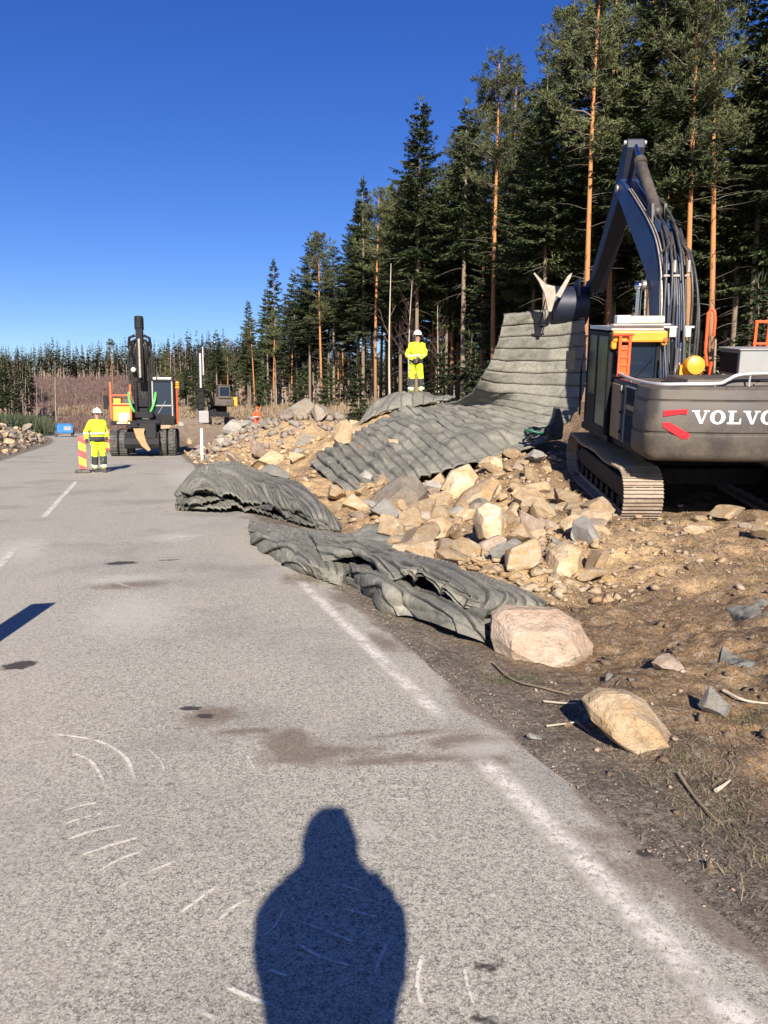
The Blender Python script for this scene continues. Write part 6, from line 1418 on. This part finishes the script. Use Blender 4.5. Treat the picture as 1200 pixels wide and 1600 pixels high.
ptree('s3', 545, 60, 368, 'small pointed spruce right of the leaning branched pine')
ptree('s5', 522, 62, 376, 'small spruce tip between the leaning branched pine and the pointed spruce')
ptree('p2', 503, 60, 364, 'orange trunked pine with drooping branches at the left end of the high trees')
ptree('s2', 483, 68, 440, 'spruce with drooping left branches next to the orange trunked pine')
ptree('s1', 430, 78, 405, 'free standing pointed spruce at the left end of the near forest')
ptree('s3', 467, 80, 482, 'thin spruce right of the free standing pointed spruce')
ptree('s4', 412, 90, 505, 'low spruce left of the free standing pointed spruce')
ptree('s0', 388, 96, 512, 'low spruce above the orange clad worker')
ptree('p4', 356, 100, 530, 'pine standing right above the drill rig')
ptree('s3', 332, 105, 535, 'small spruce behind the mast of the drill rig')
for px, D, yt, lb in [(1140, 30, -60, 'dark tall spruce above the orange side rail'), (1168, 29, -80, 'dark tall spruce second from the right image edge'), (1192, 31, -90, 'dark tall spruce at the right image edge'), (952, 34, -20, 'dark spruce behind the top of the stick'), (985, 36, -30, 'dark spruce behind the boom tip')]:
    ptree('s4' if px != 1168 else 's1', px, D, yt, lb)
ptree('y0', 1178, 24, 430, 'young green spruce behind the orange rails at the right edge'); ptree('y1', 1060, 24, 520, 'young green spruce low behind the hoses')
ptree('y1', 1012, 24.5, 540, 'young green spruce low behind the cab roof'); ptree('y0', 735, 30, 520, 'young spruce behind the upright part of the mat'); ptree('y0', 690, 33, 540, 'young spruce just right of the worker on the hump')
ptree('y0', 560, 44, 560, 'young spruce left of the snag'); ptree('b0', 640, 36, 430, 'thin bare birch behind the worker on the hump')
# the forest behind them
keys = ['s0', 's1', 's2', 's3', 's4', 's5', 's4', 'p0', 'p1', 'p2', 'p3', 's1', 'p4', 's2']
tr_ = random.Random(5)
def grove(n, fs, ft, keys, hs, label, group, mind, cat_='tree'):
    fall = lambda s: 1 - .50 * float(sm(s, 50, 105))
    k = 0; tries = 0
    while k < n and tries < 30000:
        tries += 1; s_ = fs(tr_); t_ = ft(tr_); x, y = XY(s_, t_ + float(curve_t(min(s_, 130)))); 
        if y < 8 or abs(x / y) > .52 or x / y < -.285: continue
        if any((x - a) ** 2 + (y - b) ** 2 < mind ** 2 for a, b in TPOS): continue
        tree(tr_.choice(keys), x, y, tr_.uniform(*hs) * fall(s_), None, (tr_.uniform(-1.2, 1.2), tr_.uniform(-1.2, 1.2)), label, cat_, group); k += 1
grove(58, lambda r: r.uniform(16, 60), lambda r: r.uniform(16.5, 34), ['s4', 's1', 'p3', 's2', 'p0', 's0', 'p1', 's4'], (13.5, 17.5), 'tall conifer in the dense dark forest behind the excavator and the hanging mat', 'conifers behind the excavator', 1.3)
grove(58, lambda r: r.uniform(52, 118), lambda r: r.uniform(14, 34), keys, (11, 15), 'conifer in the receding forest beyond the rubble', 'conifers of the receding forest', 1.5)
grove(22, lambda r: r.uniform(22, 80), lambda r: r.uniform(14.5, 17.5), ['p3', 's5', 'p1', 's2', 's5'], (11, 15), 'conifer with a bare trunk on the front edge of the forest', 'front edge conifers', 1.2)
grove(26, lambda r: r.uniform(30, 110), lambda r: r.uniform(13, 20), ['y0', 'y1', 'b0', 'b1'], (3, 6), 'young tree in the forest edge undergrowth', 'forest edge young trees', .8)
# left side: spruce at the edge, thin birches, reddish brush
ptree('s1', 10, 78, 553, 'dark spruce at the left image edge, taller than the far forest', pyref=650)
for i, (px, yt) in enumerate([(42, 588), (58, 596), (36, 606), (88, 562), (24, 600), (66, 600)]): 
    ptree('b%d' % (i % 2), px, 84 + 4 * i, yt, ['thickest pale bare birch left of the blue compressor', 'slim bare birch just right of the thickest one', 'short bare birch left of the thickest one', 'tall thin bare birch above the blue compressor', 'bare birch nearest the spruce at the left edge', 'bare birch midway to the blue compressor'][i], pyref=655)
for i, (px, D, yt, lb) in enumerate([(177, 150, 530, 'tall bare topped pine rising above the forest left of the wheeled excavator'), (205, 152, 536, 'tall bare topped pine nearest the boom of the wheeled excavator')]): ptree('p3', px, D, yt, lb)
for i, px in enumerate([268, 276, 284, 292, 262]): ptree('b%d' % (i % 2), px, 118 + 3 * i, 540 + 4 * (i % 3), ['reddish bare birch %s' % q for q in ('directly right of the wheeled excavator cab', 'second right of the wheeled excavator cab', 'third right of the wheeled excavator cab', 'farthest right in the birch row by the cab', 'closest behind the wheeled excavator cab')][i], pyref=655)

# the far wood: one mass
def farwood(name, n, region, hmin, hmax, label, seed, leaf='far_leaf'):
    rr = np.random.RandomState(seed); xs, ys = region(rr, n); ok = (ys > 0) & (np.abs(xs / ys) < .85); xs, ys = xs[ok], ys[ok]; zs = land(xs, ys, False); LV = []; LF = []; TV = []; TF = []; n0 = n1 = 0
    for i in range(len(xs)):
        h = rr.uniform(hmin, hmax) * (.62 + .5 * rr.rand() ** .6) * (1 + .5 * float(fbm(xs[i:i+1], ys[i:i+1], 2, 16)[0])); cb = rr.uniform(.15, .5); m_ = 70; f = rr.rand(m_) ** .8; a = rr.uniform(0, 6.3, m_); Lr = (1.6 * (1 - f) ** .9 + .15) * rr.uniform(.6, 1.1, m_) * (h / 13)
        z = (cb + (1 - cb) * f) * h; b = np.stack([xs[i] + 0 * z, ys[i] + 0 * z, zs[i] + z], 1); d = unit(np.stack([np.cos(a), np.sin(a), rr.uniform(-.6, .1, m_)], 1)); V, F = kites(b, d, unit(np.cross(d, np.array([.1, .2, 1.0]))) * rr.choice([1, 1], 1), Lr, Lr * rr.uniform(.22, .4, m_) + .04)
        LV.append(V); LF.append(F + n0); n0 += len(V)
        V = np.array([[xs[i] - .13, ys[i], zs[i] - 1], [xs[i] + .13, ys[i], zs[i] - 1], [xs[i], ys[i] + .15, zs[i] - 1], [xs[i], ys[i] + .04, zs[i] + h]]); TV.append(V); TF.append(np.array([[0, 1, 3], [1, 2, 3], [2, 0, 3]]) + n1); n1 += 4
    me = np_mesh(name, np.concatenate(LV), np.concatenate(LF), leaf); r = tag(link(name, me), label, 'forest', kind='stuff')
    t = link('trunk', np_mesh('trunk', np.concatenate(TV), np.concatenate(TF), 'far_bark'), r); t['kind'] = 'stuff'
farwood('far_forest', 3000, lambda r, n: (r.uniform(-225, 5, n), 205 + 75 * r.rand(n) ** 1.3), 6.5, 10.5, 'far conifer forest on the hill across the horizon', 1)
farwood('far_forest', 700, lambda r, n: (lambda s_, t_: XY(s_, t_))(r.uniform(110, 200, n), r.uniform(6, 60, n)), 6.5, 9.5, 'forest closing the view beyond the drill rig', 2)
farwood('far_forest', 620, lambda r, n: (lambda s_, t_: XY(s_, t_))(r.uniform(14, 112, n), r.uniform(34, 62, n)), 10, 15, 'deep forest closing the gaps behind the near conifers', 4)
def hb_(r, n):
    x = r.uniform(-70, -8, n); return x, 96 + 34 * r.rand(n) - .2 * x * 0
farwood('far_forest', 170, lambda r, n: (lambda a, D: (D * a, D))(r.uniform(-.5, -.435, n), r.uniform(95, 150, n)), 6, 9, 'thin wood at the left beyond the bank', 3)
def brush(name, n, region, hmin, hmax, mat, label, seed):
    rr = np.random.RandomState(seed); xs, ys = region(rr, n); zs = land(xs, ys, False); m_ = 12; N_ = n * m_
    b = np.repeat(np.stack([xs, ys, zs], 1), m_, 0) + rr.normal(0, .25, (N_, 3)) * np.array([1, 1, 0]); d = unit(rr.normal(0, .35, (N_, 3)) + np.array([0, 0, 1.0])); V, F = kites(b, d, unit(np.cross(d, rr.normal(0, 1, (N_, 3)))), rr.uniform(hmin, hmax, N_), rr.uniform(.015, .05, N_))
    tag(link(name, np_mesh(name, V, F, mat)), label, 'brush', kind='stuff')
brush('brush', 1300, lambda r, n: (lambda a, D: (D * a, D))(r.uniform(-.46, -.30, n), r.uniform(72, 190, n)), .3, 1.5, 'birch_twig', 'reddish bare brush on the far clear cut slope', 1)
brush('brush', 1100, lambda r, n: (lambda a, D: (D * a, D))(r.uniform(-.5, -.42, n), r.uniform(64, 92, n)), .5, 2.0, 'far_leaf', 'low green brown scrub behind the left bank', 2)
brush('brush', 1600, lambda r, n: (lambda s_, t_: XY(s_, t_ + curve_t(s_)))(r.uniform(40, 120, n), r.uniform(12, 18, n)), .2, .9, 'twig', 'dry undergrowth at the foot of the forest edge', 3)
